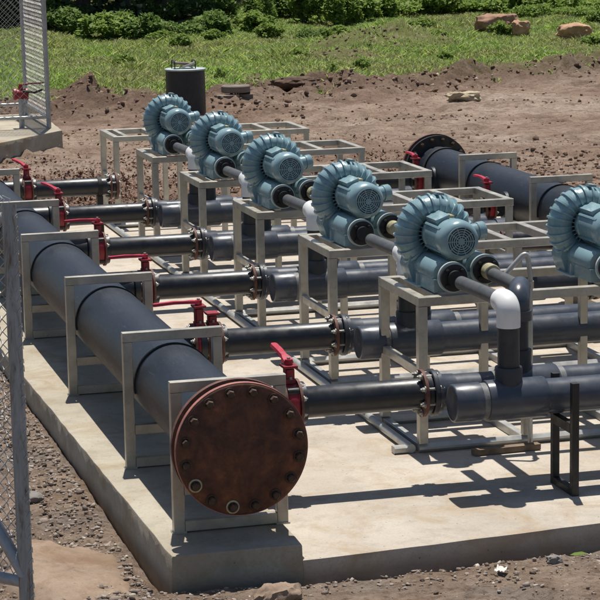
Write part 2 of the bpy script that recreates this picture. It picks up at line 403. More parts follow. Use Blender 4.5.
# ------------------------------------------------------------------ scattered matter (stuff)
ICO = None
def ico():
    import bmesh
    bm = bmesh.new(); bmesh.ops.create_icosphere(bm, subdivisions=1, radius=1)
    v = np.array([x.co[:] for x in bm.verts]); f = np.array([[q.index for q in fa.verts] for fa in bm.faces]); bm.free(); return v, f
IV, IF = ico()
IV2 = None
def fast_mesh(name, verts, faces, mat, k):
    me = bpy.data.meshes.new(name); nv = len(verts); nf = len(faces)
    me.vertices.add(nv); me.vertices.foreach_set('co', np.asarray(verts, dtype=np.float32).ravel())
    me.loops.add(nf*k); me.loops.foreach_set('vertex_index', np.asarray(faces, dtype=np.int32).ravel())
    me.polygons.add(nf); me.polygons.foreach_set('loop_start', np.arange(0, nf*k, k, dtype=np.int32))
    me.update(calc_edges=True); me.materials.append(mat)
    return me
def stones(name, pts, sizes, mat, flat=.6, sink=.25, smooth=False):
    n = len(pts); P = np.array(pts); s = np.array(sizes)[:,None,None]
    v = IV[None]*(1+rng.uniform(-.42,.42,(n,len(IV),1)))+rng.uniform(-.16,.16,(n,len(IV),3))
    sc = np.stack([rng.uniform(.7,1.3,n), rng.uniform(.7,1.3,n), rng.uniform(.4,.9,n)*flat/.6], 1)[:,None,:]
    v = v*sc; a = rng.uniform(0,TAU,n); b = rng.uniform(-.5,.5,n)
    c, q = np.cos(b)[:,None], np.sin(b)[:,None]
    y, z = v[:,:,1]*c-v[:,:,2]*q, v[:,:,1]*q+v[:,:,2]*c
    c, q = np.cos(a)[:,None], np.sin(a)[:,None]
    x2, y2 = v[:,:,0]*c-y*q, v[:,:,0]*q+y*c
    v = np.stack([x2, y2, z], 2)*s+P[:,None,:]; v[:,:,2] += (np.array(sizes)*(.5-sink))[:,None]*.6
    f = IF[None]+(np.arange(n)*len(IV))[:,None,None]
    return fast_mesh(name, v.reshape(-1,3), f.reshape(-1,3), mat, 3)
pts = []; sz = []
def on_slab(x, y): return -.44 < x < 5.5 and 1.07+.088*max(0, x-.26) < y < 13.3
def scat(n, x0, x1, y0, y1, smin, smax, pw=2.5, ok=None):
    c = 0
    while c < n:
        x = random.uniform(x0, x1); y = random.uniform(y0, y1)
        if on_slab(x, y) or (ok and not ok(x, y)): c += 1; continue
        s = smin+(smax-smin)*random.random()**pw
        pts.append((x, y, gh(x, y))); sz.append(s); c += 1
dens = lambda x, y: noise.noise(V((x*1.3, y*1.3, 9)))+.55 > random.random()*.9
scat(26000, -2.2, -.4, -.8, 9.5, .0025, .013, 2.6, dens)
scat(500, -2.2, -.4, -.8, 9.5, .012, .03, 2.0, dens)
scat(3500, -.7, -.42, .6, 9.5, .003, .018, 2.6)
scat(5000, -2.2, .3, -.9, 1.3, .003, .011, 2.8, dens)
scat(3600, .2, 3.2, -.9, 1.3, .0025, .011, 2.8, dens)
scat(90, -2.0, 3.2, -.9, 1.1, .012, .026, 2.0, dens)
scat(900, -.5, 2.8, .8, 1.3, .004, .016, 2.4)
o = bpy.data.objects.new('gravel', stones('gravel', pts, sz, M['stones'])); COL.objects.link(o)
tag(o, 'loose grey rubble strewn on the bare earth round the slab', 'gravel', kind='stuff')
pts = []; sz = []
cl = lambda x, y: noise.noise(V((x*.9, y*.9, 14)))+.12 > random.random()*.7
scat(9000, -.5, 9, 13.3, 21, .004, .024, 3.2, cl)
scat(9000, 0, 15, 20, 30, .005, .028, 3.2, lambda x, y: y < grass_edge(x)+.6 and cl(x, y))
scat(9000, 1, 15, 21, 31, .006, .045, 3.2, lambda x, y: -2.6 < y-grass_edge(x) < .2)
scat(26, 1, 14, 16, 28, .03, .07, 1.5, lambda x, y: y < grass_edge(x))
scat(4000, 5.2, 9, 9, 16, .005, .034, 3)
for mx, my, mr, mh in MOUNDS:
    for _ in range(110):
        x = random.gauss(mx, mr*.6); y = random.gauss(my, mr*.7)
        if not on_slab(x, y): pts.append((x, y, gh(x, y))); sz.append(.008+.035*random.random()**2)
o = bpy.data.objects.new('earth_clods', stones('earth_clods', pts, sz, M['clods'], .75)); COL.objects.link(o)
tag(o, 'crumbled red-brown clods of dug earth beyond the slab', 'soil', kind='stuff')
def cards(name, P, size, mat, tilt=.5, asp=.55):
    n = len(P); P = np.array(P); s = np.array(size)
    d = rng.normal(size=(n,3)); d /= np.linalg.norm(d, axis=1)[:,None]
    nrm = rng.normal(size=(n,3))*tilt+np.array([0,0,1]); u = np.cross(d, nrm); u /= np.linalg.norm(u,axis=1)[:,None]
    w = np.cross(nrm, u); w /= np.linalg.norm(w,axis=1)[:,None]
    L = s[:,None]; W = L*asp
    bend = nrm/np.linalg.norm(nrm,axis=1)[:,None]*L*.12
    v = np.stack([P-u*L*.5, P+w*W*.5-bend, P+u*L*.5, P-w*W*.5-bend], 1)
    f = np.arange(n*4).reshape(n,4)
    return fast_mesh(name, v.reshape(-1,3), f, mat, 4)
P = []
for _ in range(15000):
    x = random.uniform(-.2, 6); y = 13.4+abs(random.gauss(0, 2.2))
    if noise.noise(V((x*.9, y*.9, 2)))+.35 < random.random()*.6: continue
    P.append((x, y, gh(x,y)+random.uniform(.01,.05)))
o = bpy.data.objects.new('leaf_litter', cards('leaf_litter', P, rng.uniform(.02,.065,len(P)), M['litter'], .6)); COL.objects.link(o)
tag(o, 'dead red-brown leaves lying on the earth behind the slab', 'leaves', kind='stuff')
# grass
def grass():
    B = []; n = 0
    X = rng.uniform(-1, 21, 760000); Y = rng.uniform(24.5, 48.5, 760000)
    H = []
    keep = []
    for x, y in zip(X, Y):
        ed = y-grass_edge(x)
        if ed < 0: 
            if ed > -2.6 and noise.noise(V((x*1.8,y*1.8,4))) > .34: pass
            else: continue
        if x < 9.5 and y > 40.2+.6*noise.noise(V((x, 3, 8))): continue
        if ed < 2.2 and random.random() > .25+.35*max(0, ed) + .8*noise.noise(V((x*1.7, y*1.7, 44))): continue
        p = noise.noise(V((x*.8, y*.8, 11))); p2 = noise.noise(V((x*2.4, y*2.4, 12)))
        lim = -.12 if ed > 2.2 else .06
        if p*.7+p2*.5 < lim-.36+.26*(ed < 1.2): continue
        bare = False
        for mx, my, mr, mh in MOUNDS[:3]:
            if ((x-mx)/mr)**2+((y-my)/mr)**2 < .8: bare = True
        if bare and random.random() < .9: continue
        h = (.04+.065*max(0, p+.35)+.07*max(0, p2))*(1+.01*max(0, ed))
        if p2 > .4 and p > .1: h *= 1.25
        if x > 9: h *= .9
        keep.append((x, y, gh(x, y), h*random.uniform(.6,1.5)))
    A = np.array(keep); n = len(A); a = rng.uniform(0,TAU,n); w = rng.uniform(.0045,.009,n)*(1+A[:,3])
    le = rng.uniform(.1,1.5,n)*A[:,3]; b = rng.uniform(0,TAU,n)
    dx, dy = np.cos(a)*w, np.sin(a)*w
    base = A[:,:3]-np.array([0,0,.02])
    mid = base+np.stack([np.cos(b)*le*.35, np.sin(b)*le*.35, A[:,3]*.6], 1)
    tip = base+np.stack([np.cos(b)*le, np.sin(b)*le, A[:,3]], 1)
    d = np.stack([dx, dy, np.zeros(n)], 1)
    v = np.stack([base-d, base+d, mid+d*.8, tip, mid-d*.8], 1); f = np.arange(n*5).reshape(n,5)
    return fast_mesh('grass', v.reshape(-1,3), f, M['grass'], 5)
o = bpy.data.objects.new('grass', grass()); COL.objects.link(o)
tag(o, 'rough sunlit grass growing beyond the bare earth', 'grass', kind='stuff')

# ------------------------------------------------------------------ shrubs and trees
def leaf_cloud(name, blobs, n, size, mat, tilt=.8, hollow=.35):
    P = []
    vol = [b[3]*b[4]*b[5] for b in blobs]; tot = sum(vol)
    for b, vv in zip(blobs, vol):
        k = int(n*vv/tot)
        d = rng.normal(size=(k,3)); d /= np.linalg.norm(d,axis=1)[:,None]
        r = (hollow+(1-hollow)*rng.random(k))**.6*rng.uniform(.8,1.12,k)
        P.append(d*r[:,None]*np.array(b[3:6])+np.array(b[:3]))
    P = np.concatenate(P); P = P[P[:,2] > .02]
    return cards(name, P, rng.uniform(size*.6, size*1.4, len(P)), mat, tilt)
def mk_obj(name, me, parent): o = bpy.data.objects.new(name, me); COL.objects.link(o); o.parent = parent; return o
def shrub_proto(label, mat, w, h, n, size, seed, tall=False):
    random.seed(seed); t = thing('leafy_shrub', label, 'shrub')
    blobs = []; st = MB()
    for k in range(11):
        a = random.uniform(0,TAU); r = w*random.random()**.6*.75; z = h*random.uniform(.25,.85)*(1-.45*r/w); s = random.uniform(.2,.42)
        blobs.append((r*math.cos(a), r*math.sin(a), z, w*s, w*s, h*s*.85))
        st.tube([(0,0,-.1),(r*.3*math.cos(a), r*.3*math.sin(a), z*.5),(r*math.cos(a), r*math.sin(a), z)], [.02,.014,.006], 6)
    mk_obj('foliage', leaf_cloud('foliage', blobs, n, size, mat), t); st.build('stem', M['stem'], t)
    return t
prot = [shrub_proto('bright green bushy shrub in the grass at the wood edge', M['leaf'], .75, .9, 1700, .125, 1),
        shrub_proto('mid green rounded shrub standing before the dark wood', M['leafmid'], 1.0, 1.0, 2200, .14, 2),
        shrub_proto('tall loose light green shrub at the wood edge', M['leaf'], .5, 1.5, 1300, .12, 3),
        shrub_proto('low bright creeping shrub at the foot of the wood', M['leaf'], 1.3, .6, 2000, .13, 4)]
random.seed(21)
# (x, y, kind, scale)
shr = [(5.4,42.3,1,.62),(6.1,41.2,1,.5),(6.8,40.2,0,.62),(7.4,40.8,1,.55),(7.75,39.6,0,.5),(8.3,40.3,1,.55),(8.9,39.8,0,.52),(9.4,40.6,1,.55),(9.9,39.6,2,.5),(10.3,40.3,0,.62),(10.9,39.6,1,.5),
 (11.1,40.8,2,.95),(11.7,40.2,2,.8),(12.3,41.0,0,.8),(13.2,42.2,0,.8),(14.1,43.0,3,.8),(15.2,43.4,0,.8),(16.2,43.8,3,.9),(17.3,43.0,0,.8),(18.2,43.4,3,1.),(19.2,42.2,3,1.),(20.4,43.0,0,.9),
 (16.9,41.6,3,.55),(18.9,39.9,3,.5),(17.8,41.2,3,.55),(4.4,43.6,1,.7),(3.2,44.2,1,.8),(2.2,44.8,0,.8),(14.6,45.6,0,1.2),(17.0,46.2,3,1.4),(19.6,45.6,0,1.3),(21.5,45.5,1,1.2),(12.6,44.4,0,1.3),(13.6,46.6,2,1.4),(15.8,46.4,0,1.4),(18.4,47.0,0,1.4),
 (8.2,43.2,1,.6),(9.6,43.6,1,.6),(6.6,43.4,1,.6),(11.2,43.8,1,.8),
 (12.0,33.9,0,.28),(9.0,29.2,0,.26),(7.9,27.2,2,.2),(8.4,31.4,0,.3),(10.3,35.0,0,.35),(14.2,36.3,0,.35),(6.2,28.2,2,.2),(5.2,31.5,0,.3),(11.2,31.2,0,.25),(7.0,34.8,0,.35),(15.2,33.6,0,.25),(13.2,38.4,0,.4),(9.4,37.6,0,.42),(6.4,37.9,0,.42),(17.3,38.2,0,.4)]
used = set()
shr = [(x-.8, y-random.uniform(1.0,3.4), k, sc*random.choice((.65,.85,1.,1.2))) if (x < 11 and k < 2 and 39 < y < 42) else (x, y, k, sc) for x, y, k, sc in shr]
for x, y, k, sc in shr:
    p = prot[k]
    o = p if k not in used else dup(p)
    used.add(k); o.location = (x, y, gh(x, y)-.03); o.rotation_euler.z = random.uniform(0,TAU); wd = random.uniform(1.1,1.6) if k in (0,1) else 1.15; o.scale = (sc*wd, sc*wd, sc*random.uniform(.75,1.15)*(1.0 if x < 11 and k < 2 else 1.1))
    o['group'] = ['bright green shrubs along the wood edge','mid green shrubs before the dark wood','tall light green shrubs at the wood edge','low shrubs creeping at the foot of the wood'][k]
    if sc < .44 or (k == 2 and sc < .3):
        o['label'] = 'small green tuft of leafy weed in the rough grass'; o['group'] = 'weed tufts in the grass'; o['category'] = 'weed'
def tree_proto(label, seed):
    random.seed(seed); t = thing('broadleaf_tree', label, 'tree', group='trees of the dark wood behind the grass')
    tr = MB(); pts = [(0,0,-.2)]; x = y = 0
    for k in range(1,7):
        x += random.uniform(-.12,.12); y += random.uniform(-.12,.12); pts.append((x, y, k*.9))
    tr.tube(pts, [.19,.15,.13,.11,.09,.07,.04], 9)
    blobs = []
    for k in range(13):
        a = random.uniform(0,TAU); r = random.uniform(.3,2.4); z = random.uniform(2.3,5.8); 
        blobs.append((x+r*math.cos(a), y+r*math.sin(a), z, random.uniform(.7,1.3), random.uniform(.7,1.3), random.uniform(.5,.9)))
        h0 = max(1.2, z-1.6); q = pts[min(6, int(h0/.9))]
        tr.tube([q, (x+r*.5*math.cos(a), y+r*.5*math.sin(a), (h0+z)/2+.2), (x+r*math.cos(a), y+r*math.sin(a), z)], [.06,.04,.015], 6)
    tr.build('trunk', M['bark'], t)
    mk_obj('crown', leaf_cloud('crown', blobs, 7500, .2, M['leafdark']), t)
    return t
tp = [tree_proto('dark leafy tree of the wood closing the view', 31), tree_proto('dark leafy tree of the wood closing the view', 32)]
random.seed(5); k = 0
for row, y0 in enumerate((48.2, 51.5, 55, 59, 43.6)):  # last, nearer row added to cast deep shade at left, crowns out of view
    for x0 in np.arange(0.5+row*.4, 27+row*1.5, 2.9) if row < 4 else (-.6,1.6,3.8,6.,8.0):
        x = x0+random.uniform(-.6,.6); y = y0+random.uniform(-.8,.8)
        if x > 9.5: y += 5.5 if row == 0 else 3.5
        o = tp[k] if k < 2 else dup(tp[k % 2]); k += 1
        o.location = (x, y, gh(x,y)); o.rotation_euler.z = random.uniform(0,TAU); s = random.uniform(.9,1.25); o.scale = (s, s, s)
P = []
for _ in range(42000):
    x = random.uniform(-1, 32); y = random.uniform(48.5, 64); z = random.random()**1.3*3.4
    if x < 9.3 and random.random() < .55: y = random.uniform(41.2, 47); z *= .7
    elif x > 10 and y < 50.5+random.random()*2: continue
    if noise.noise(V((x*.8,y*.8,z*.8)))+.25 < random.random()*.5: continue
    P.append((x, y, gh(x,y)+z))
o = bpy.data.objects.new('undergrowth', cards('undergrowth', P, rng.uniform(.14,.3,len(P)), M['leafdark'], .9)); COL.objects.link(o)
tag(o, 'dark tangled undergrowth filling the wood behind the grass', 'undergrowth', kind='stuff')

# ------------------------------------------------------------------ rocks and small finds
def rock(name, label, cat, loc, dim, mat, seed, rz=0, group=None, sub=4, rough=.2):
    import bmesh
    bm = bmesh.new(); bmesh.ops.create_icosphere(bm, subdivisions=sub, radius=1)
    for v in bm.verts:
        c = v.co.copy(); n = noise.noise(c*1.3+V((seed*3.1,seed,0)))*rough*1.6+noise.noise(c*3.2+V((seed,0,seed)))*rough*.9+noise.noise(c*7+V((seed,seed,0)))*rough*.35
        q = V((max(-.86,min(.86,c.x)), max(-.86,min(.86,c.y)), max(-.8,min(.74,c.z))))
        v.co = V((q.x*dim[0], q.y*dim[1], q.z*dim[2]))*(1+n)/.86*.5
    me = bpy.data.meshes.new(name); bm.to_mesh(me); bm.free(); me.materials.append(mat)
    me.polygons.foreach_set('use_smooth', [True]*len(me.polygons)); me.set_sharp_from_angle(angle=R(40))
    o = bpy.data.objects.new(name, me); COL.objects.link(o); o.location = loc; o.rotation_euler = (0,0,rz); tag(o, label, cat, group); return o
def gr(x, y, dz=0): return (x, y, gh(x,y)+dz)
rock('boulder', 'large reddish boulder half sunk in grass, left of two orange ones', 'rock', (14.6,37.6,.17), (.8,.6,.48), M['rockred'], 2, -.3)
rock('boulder', 'small knobbly orange boulder in grass beside the large reddish one', 'rock', (14.55,35.95,.15), (.33,.32,.34), M['rockorange'], 3)
rock('boulder', 'long pale orange boulder with flat top, rightmost in the grass', 'rock', (15.25,34.7,.14), (.66,.5,.32), M['rockorange'], 5, -.25)
rock('boulder', 'orange boulder in shade at the wood edge beyond the fenced cage', 'rock', gr(5.55,50.2,.2), (1.2,.7,.75), M['rockorange'], 7)
rock('boulder', 'flat orange boulder seen through the wire cage far behind', 'rock', gr(4.2,47.8,.45), (1.7,1,.9), M['rockorange'], 8, .4)
rock('log_stone', 'knobbly tan stone lying on the bare earth below the boulders', 'rock', gr(8.5,22.4,.05), (.44,.24,.17), M['rocktan'], 9, -.35, rough=.3, sub=4)
rock('field_stone', 'pointed tan stone on the earth in front of the plinth corner', 'rock', gr(.06,.78,.0), (.2,.14,.15), M['spill'], 11, .5)
rock('field_stone', 'round white stone lying on the gravel left of the plinth', 'rock', gr(-.95,2.05,.012), (.1,.075,.04), M['rocktan'], 12)
rock('field_stone', 'grey-blue stone on the gravel close to the plinth edge', 'rock', gr(-.72,2.75,.015), (.12,.1,.07), M['rockgrey'], 13)
rock('field_stone', 'grey stone at the foot of the slab front near the right', 'rock', gr(1.42,1.02,.01), (.065,.05,.04), M['rockgrey'], 14)
rock('earth_mound', 'brown hump of dug earth at the grass edge beyond the concrete ring', 'mound', gr(6.95,26.3,.02), (.7,.5,.22), M['ground'], 16, .2)
def scrap(label, x, y, s, seed, col):
    random.seed(seed); vs = []; n = 9
    for j in range(n):
        for i in range(n):
            u, w = i/(n-1)-.5, j/(n-1)-.5
            vs.append((u*s*1.3, w*s*.8, .012+.2*s*noise.noise(V((u*3,w*3,seed)))+.012*random.random()))
    mb = MB().add(vs, [(j*n+i, j*n+i+1, (j+1)*n+i+1, (j+1)*n+i) for j in range(n-1) for i in range(n-1)])
    o = mb.build('paper_scrap', M[col], None, 0); o.location = gr(x, y, .005); o.rotation_euler.z = seed
    m = o.modifiers.new('thick', 'SOLIDIFY'); m.thickness = .002
    tag(o, label, 'litter')
scrap('crumpled white paper scrap on the earth before the slab', 1.13, .93, .06, 1, 'paper')
lf = MB()
lf.add([(-.09,0,.012),(-.03,.022,.022),(.05,.02,.03),(.1,0,.02),(.05,-.02,.024),(-.03,-.022,.018),(0,0,.014)], [(0,6,1),(1,6,2),(2,6,3),(3,6,4),(4,6,5),(5,6,0)])
o = lf.build('fallen_leaf', M['leaf'], None, 0); o.location = gr(1.56,1.08,.01); o.rotation_euler = (.3,.1,.2); o.scale = (.5,.5,.5)
tag(o, 'single fresh green leaf against the foot of the slab', 'leaf')
# dried spill of concrete by the fence post
def spill():
    import bmesh
    n = 110; vs = [(0,0,.03)]; fs = []; rings = 22
    for r in range(1, rings+1):
        for k in range(n):
            a = TAU*k/n; e = 1+.3*noise.noise(V((math.cos(a)*1.4, math.sin(a)*1.4, 2.2)))+.1*noise.noise(V((math.cos(a)*5, math.sin(a)*5, 1)))
            q = r/rings; x = .44*e*q*math.cos(a); y = .72*e*q*math.sin(a)
            z = .034*(1-q**5)+.016*noise.noise(V((x*6,y*6,0)))+.012*noise.noise(V((x*17,y*17,0)))+.006*noise.noise(V((x*40,y*40,0)))-.05*(q**9)
            vs.append((x, y, z))
    for k in range(n): fs.append((0, 1+k, 1+(k+1)%n))
    for r in range(rings-1):
        for k in range(n):
            a = 1+r*n+k; b = 1+r*n+(k+1)%n; fs.append((a, a+n, b+n, b))
    o = MB().add(vs, fs).build('concrete_spill', M['spill'], None, 60); o.location = (-.73,1.47,-.15); o.rotation_euler.z = R(9); o.scale = (.62,.86,.75)
    tag(o, 'flat pale brown spill of dried concrete on the earth beside the fence post', 'concrete spill')
spill()

# ------------------------------------------------------------------ slab and plinth
def rough_slab(name, poly, z0, z1, mat, label, cat, st=.12, jit=.006):
    # a cast block with slightly wavering, chipped upper edges
    import bmesh
    bm = bmesh.new(); vs = [bm.verts.new((x, y, z1)) for x, y in poly]; f = bm.faces.new(vs)
    ex = bmesh.ops.extrude_face_region(bm, geom=[f]); 
    for v in [e for e in ex['geom'] if isinstance(e, bmesh.types.BMVert)]: v.co.z = z0
    bmesh.ops.recalc_face_normals(bm, faces=bm.faces[:])
    long = [e for e in bm.edges if e.calc_length() > st*2]
    for e in list(long): 
        bmesh.ops.subdivide_edges(bm, edges=[e], cuts=max(1, int(e.calc_length()/st)))
    ed = [e for e in bm.edges if all(abs(v.co.z-z1) < 1e-4 for v in e.verts)]
    bmesh.ops.bevel(bm, geom=ed, offset=.009, segments=2, affect='EDGES', profile=.6)
    for v in bm.verts:
        if v.co.z > z0+.01:
            n = noise.noise(v.co*6)*jit+noise.noise(v.co*23)*jit*.8
            v.co += V((n, noise.noise(v.co*6+V((9,9,9)))*jit+noise.noise(v.co*25)*jit*.6, -abs(n)*.3))
    bmesh.ops.triangulate(bm, faces=[f for f in bm.faces if len(f.verts) > 4])
    me = bpy.data.meshes.new(name); bm.to_mesh(me); bm.free(); me.materials.append(mat)
    me.polygons.foreach_set('use_smooth', [True]*len(me.polygons)); me.set_sharp_from_angle(angle=R(30))
    o = bpy.data.objects.new(name, me); COL.objects.link(o); tag(o, label, cat); return o
rough_slab('concrete_slab', [(.262,1.118),(.9,1.172),(1.75,1.252),(3.4,1.41),(5.4,1.6),(5.4,13.02),(.262,13.02)], -.4, ZP, M['concrete'],
           'broad tan concrete slab carrying the pipework and blower stands', 'slab')
rough_slab('concrete_plinth', [(-.338,1.106),(.258,1.106),(.258,13.05),(-.56,13.05),(-.42,5.1)], -.4, 0, M['plinth'],
           'narrow raised concrete plinth under the big pipe with the rusty end plate', 'plinth')
rough_slab('concrete_plinth', [(3.8,1.62),(4.56,1.62),(4.56,11.6),(3.8,11.6)], ZP-.02, 0, M['plinth'],
           'raised concrete plinth under the second big pipe at the back right', 'plinth')

# ------------------------------------------------------------------ big header pipes
def ring_bolts(parent, n, rad, y, sgn, r, h, mat, name='bolt', shank=0, ph=0, z=0, spare=()):
    for k in range(n):
        a = TAU*(k+ph)/n
        b = MB().hexbolt((0,0,0), (0,sgn,0), r, h, shank)
        o = b.build(name, mat, parent) if k == 0 else None
        if o is None: o = RB.copy(); COL.objects.link(o); o.parent = parent
        else: RB = o
        o.location = (rad*math.cos(a), y, z+rad*math.sin(a))
hd = thing('header_pipe', 'large black pipe running back from a bolted rusty round end plate', 'pipe', (.014,1.194,HZ))
pm = MB(); pm.lathe((0,.115,0), (0,1,0), [(0,0),(0,HR),(12.4,HR),(12.4,0)], 72); pm.build('pipe_barrel', M['hdpe'], hd)
stub = MB()
for y in YB: stub.cyl((.15, y-1.194, ZB-HZ), (.375, y-1.194, ZB-HZ), .09, 32)
for y in YB:
    s1 = MB().lathe((.1,y-1.194,ZB-HZ),(1,0,0),[(0,0),(0,.125),(.115,.115),(.13,.088),(.27,.088),(.275,.118),(.312,.118),(.312,0)],40)
    s1.build('branch_stub', M['hdpe2'], hd)
bf = MB().lathe((0,.0,0),(0,1,0),[(0,0),(0,.288),(.004,.297),(.008,.3),(.034,.3),(.036,.297),(.036,0)],96); bfo = bf.build('blind_flange', M['rust'], hd)
fe = MB().lathe((0,.0,0),(0,1,0),[(.0055,.299),(.006,.302),(.034,.302),(.0345,.299)],96); fe.build('flange_edge', M['rusthighlight'], bfo)  # rim ring in the lighter rust, painted as its highlight
ring_bolts(bfo, 16, .262, 0, -1, .0185, .026, M['oldbolt'], ph=.5)
for a in (-1.7671, -2.5525):
    w = MB().lathe((.262*math.cos(a)-.0, -.001, .262*math.sin(a)),(0,-1,0),[(0,.024),(0,.031),(.004,.031),(.005,.024)],24); w.build('washer', M['nipple'], bfo)
bk = MB().lathe((0,.098,0),(0,1,0),[(0,.2),(0,.3),(.03,.3),(.03,.202),(.06,.202)],96); bko = bk.build('backing_flange', M['rustring'], hd)
sg = MB().lathe((0,.036,0),(0,1,0),[(0,.225),(.063,.225)],64); sg.build('gasket', M['rubber'], hd)
sd = MB()
for k in range(16):
    a = TAU*(k+.5)/16; sd.cyl((.262*math.cos(a), .036, .262*math.sin(a)), (.262*math.cos(a), .1, .262*math.sin(a)), .009, 8)
sd.build('stud', M['bolt'], bko)
ring_bolts(bko, 16, .262, .128, 1, .016, .02, M['bolt'], ph=.5)

h2 = thing('header_pipe', 'large dark pipe at the back right with black round flange at its far end', 'pipe', (4.17,10.8,HZ))
pm = MB(); pm.lathe((0,-8.7,0), (0,1,0), [(0,0),(0,HR),(8.72,HR),(8.72,0)], 64); pm.build('pipe_barrel', M['hdpe'], h2)
MB().lathe((0,-.26,0),(0,1,0),[(0,HR+.001),(0,.212),(.05,.212),(.05,HR+.001)],64).build('strap', M['rubber'], h2)
b1 = MB().lathe((0,-.02,0),(0,1,0),[(0,.2),(0,.297),(.03,.297),(.03,.0)],80).build('backing_flange', M['black'], h2)
b2 = MB().lathe((0,.05,0),(0,1,0),[(0,0),(0,.306),(.03,.306),(.03,0)],80).build('blind_flange', M['rustring'], h2)
ring_bolts(b1, 16, .262, -.021, -1, .017, .022, M['oldbolt'], ph=.5, shank=.02)
Y2 = [10.33, 8.5, 6.72, 4.95]
for y in Y2:
    MB().lathe((.1-.2,y-10.8,ZB-HZ),(-1,0,0),[(0,0),(0,.125),(.115,.115),(.13,.082),(.26,.082),(.262,.112),(.29,.112),(.29,0)],36).build('branch_stub', M['hdpe'], h2)

# saddles: welded frames over the header
def saddle(label, x, y, group='steel saddle frames over the big pipes', z=0):
    t = thing('pipe_saddle', label, 'pipe support', (x,y,z), 0, group)
    w = .256; bw = .05; T = .702
    for s in (-1,1):
        MB().beam((s*(w-bw/2),0,.0),(s*(w-bw/2),0,T-bw-.001),bw,.04,(0,1,0)).build('leg', M['steel'], t)
        MB().box((s*(w-bw/2), 0, .004), (.062,.052,.008)).build('foot_plate', M['steel'], t)
    MB().beam((-w,0,T-bw/2),(w,0,T-bw/2),.04,bw).build('top_bar', M['steel'], t)
    MB().beam((-w+bw+.001,0,.2),(w-bw-.001,0,.2),.04,.05).build('cradle_bar', M['steel'], t)
    MB().beam((-w+bw+.001,0,.03),(w-bw-.001,0,.03),.04,.05).build('foot_bar', M['steel'], t)
    n = 28; st = MB()
    pts = [(.2065*math.cos(a), -.005, HZ+.2065*math.sin(a)) for a in [R(-12)+R(204)*k/n for k in range(n+1)]]
    vs = []
    for (px,_,pz) in pts:
        d = V((px,0,pz-HZ)).normalized()
        for rr, yy in ((.2008,-.028),(.2065,-.028),(.2065,-.008),(.2008,-.008)): vs.append((d.x*rr, yy, HZ+d.z*rr))
    fs = []
    for i in range(n):
        for k in range(4): fs.append((i*4+k, i*4+(k+1)%4, (i+1)*4+(k+1)%4, (i+1)*4+k))
    st.add(vs, fs); st.build('rubber_shade_arch', M['rubber'], t)  # thin black arch painted in for the shadow line round the pipe
    return t
LS = ['first steel saddle on the big pipe, right behind the rusty end plate', 'second steel saddle on the big pipe counting from the rusty end plate',
 'third steel saddle from the rusty end plate, on the left big pipe', 'fourth steel saddle from the rusty end plate, beside the leaning fence post',
 'fifth steel saddle from the rusty end plate, behind the fence post top', 'farthest steel saddle over the left big pipe, by the last red valve']
sp = saddle(LS[0], .014, YS[0])
for y, l in zip(YS[1:], LS[1:]): dup(sp, (.014,y,0), 0, l)
dup(sp, (4.17,9.454,0), 0, 'steel saddle over the back right pipe, nearer its black end flange')
dup(sp, (4.17,7.8,0), 0, 'steel saddle over the back right pipe, beside the rightmost blower')
for ch in sp.children:
    if not ch.name.startswith('rubber'): ch.scale = (1.05,1,1)

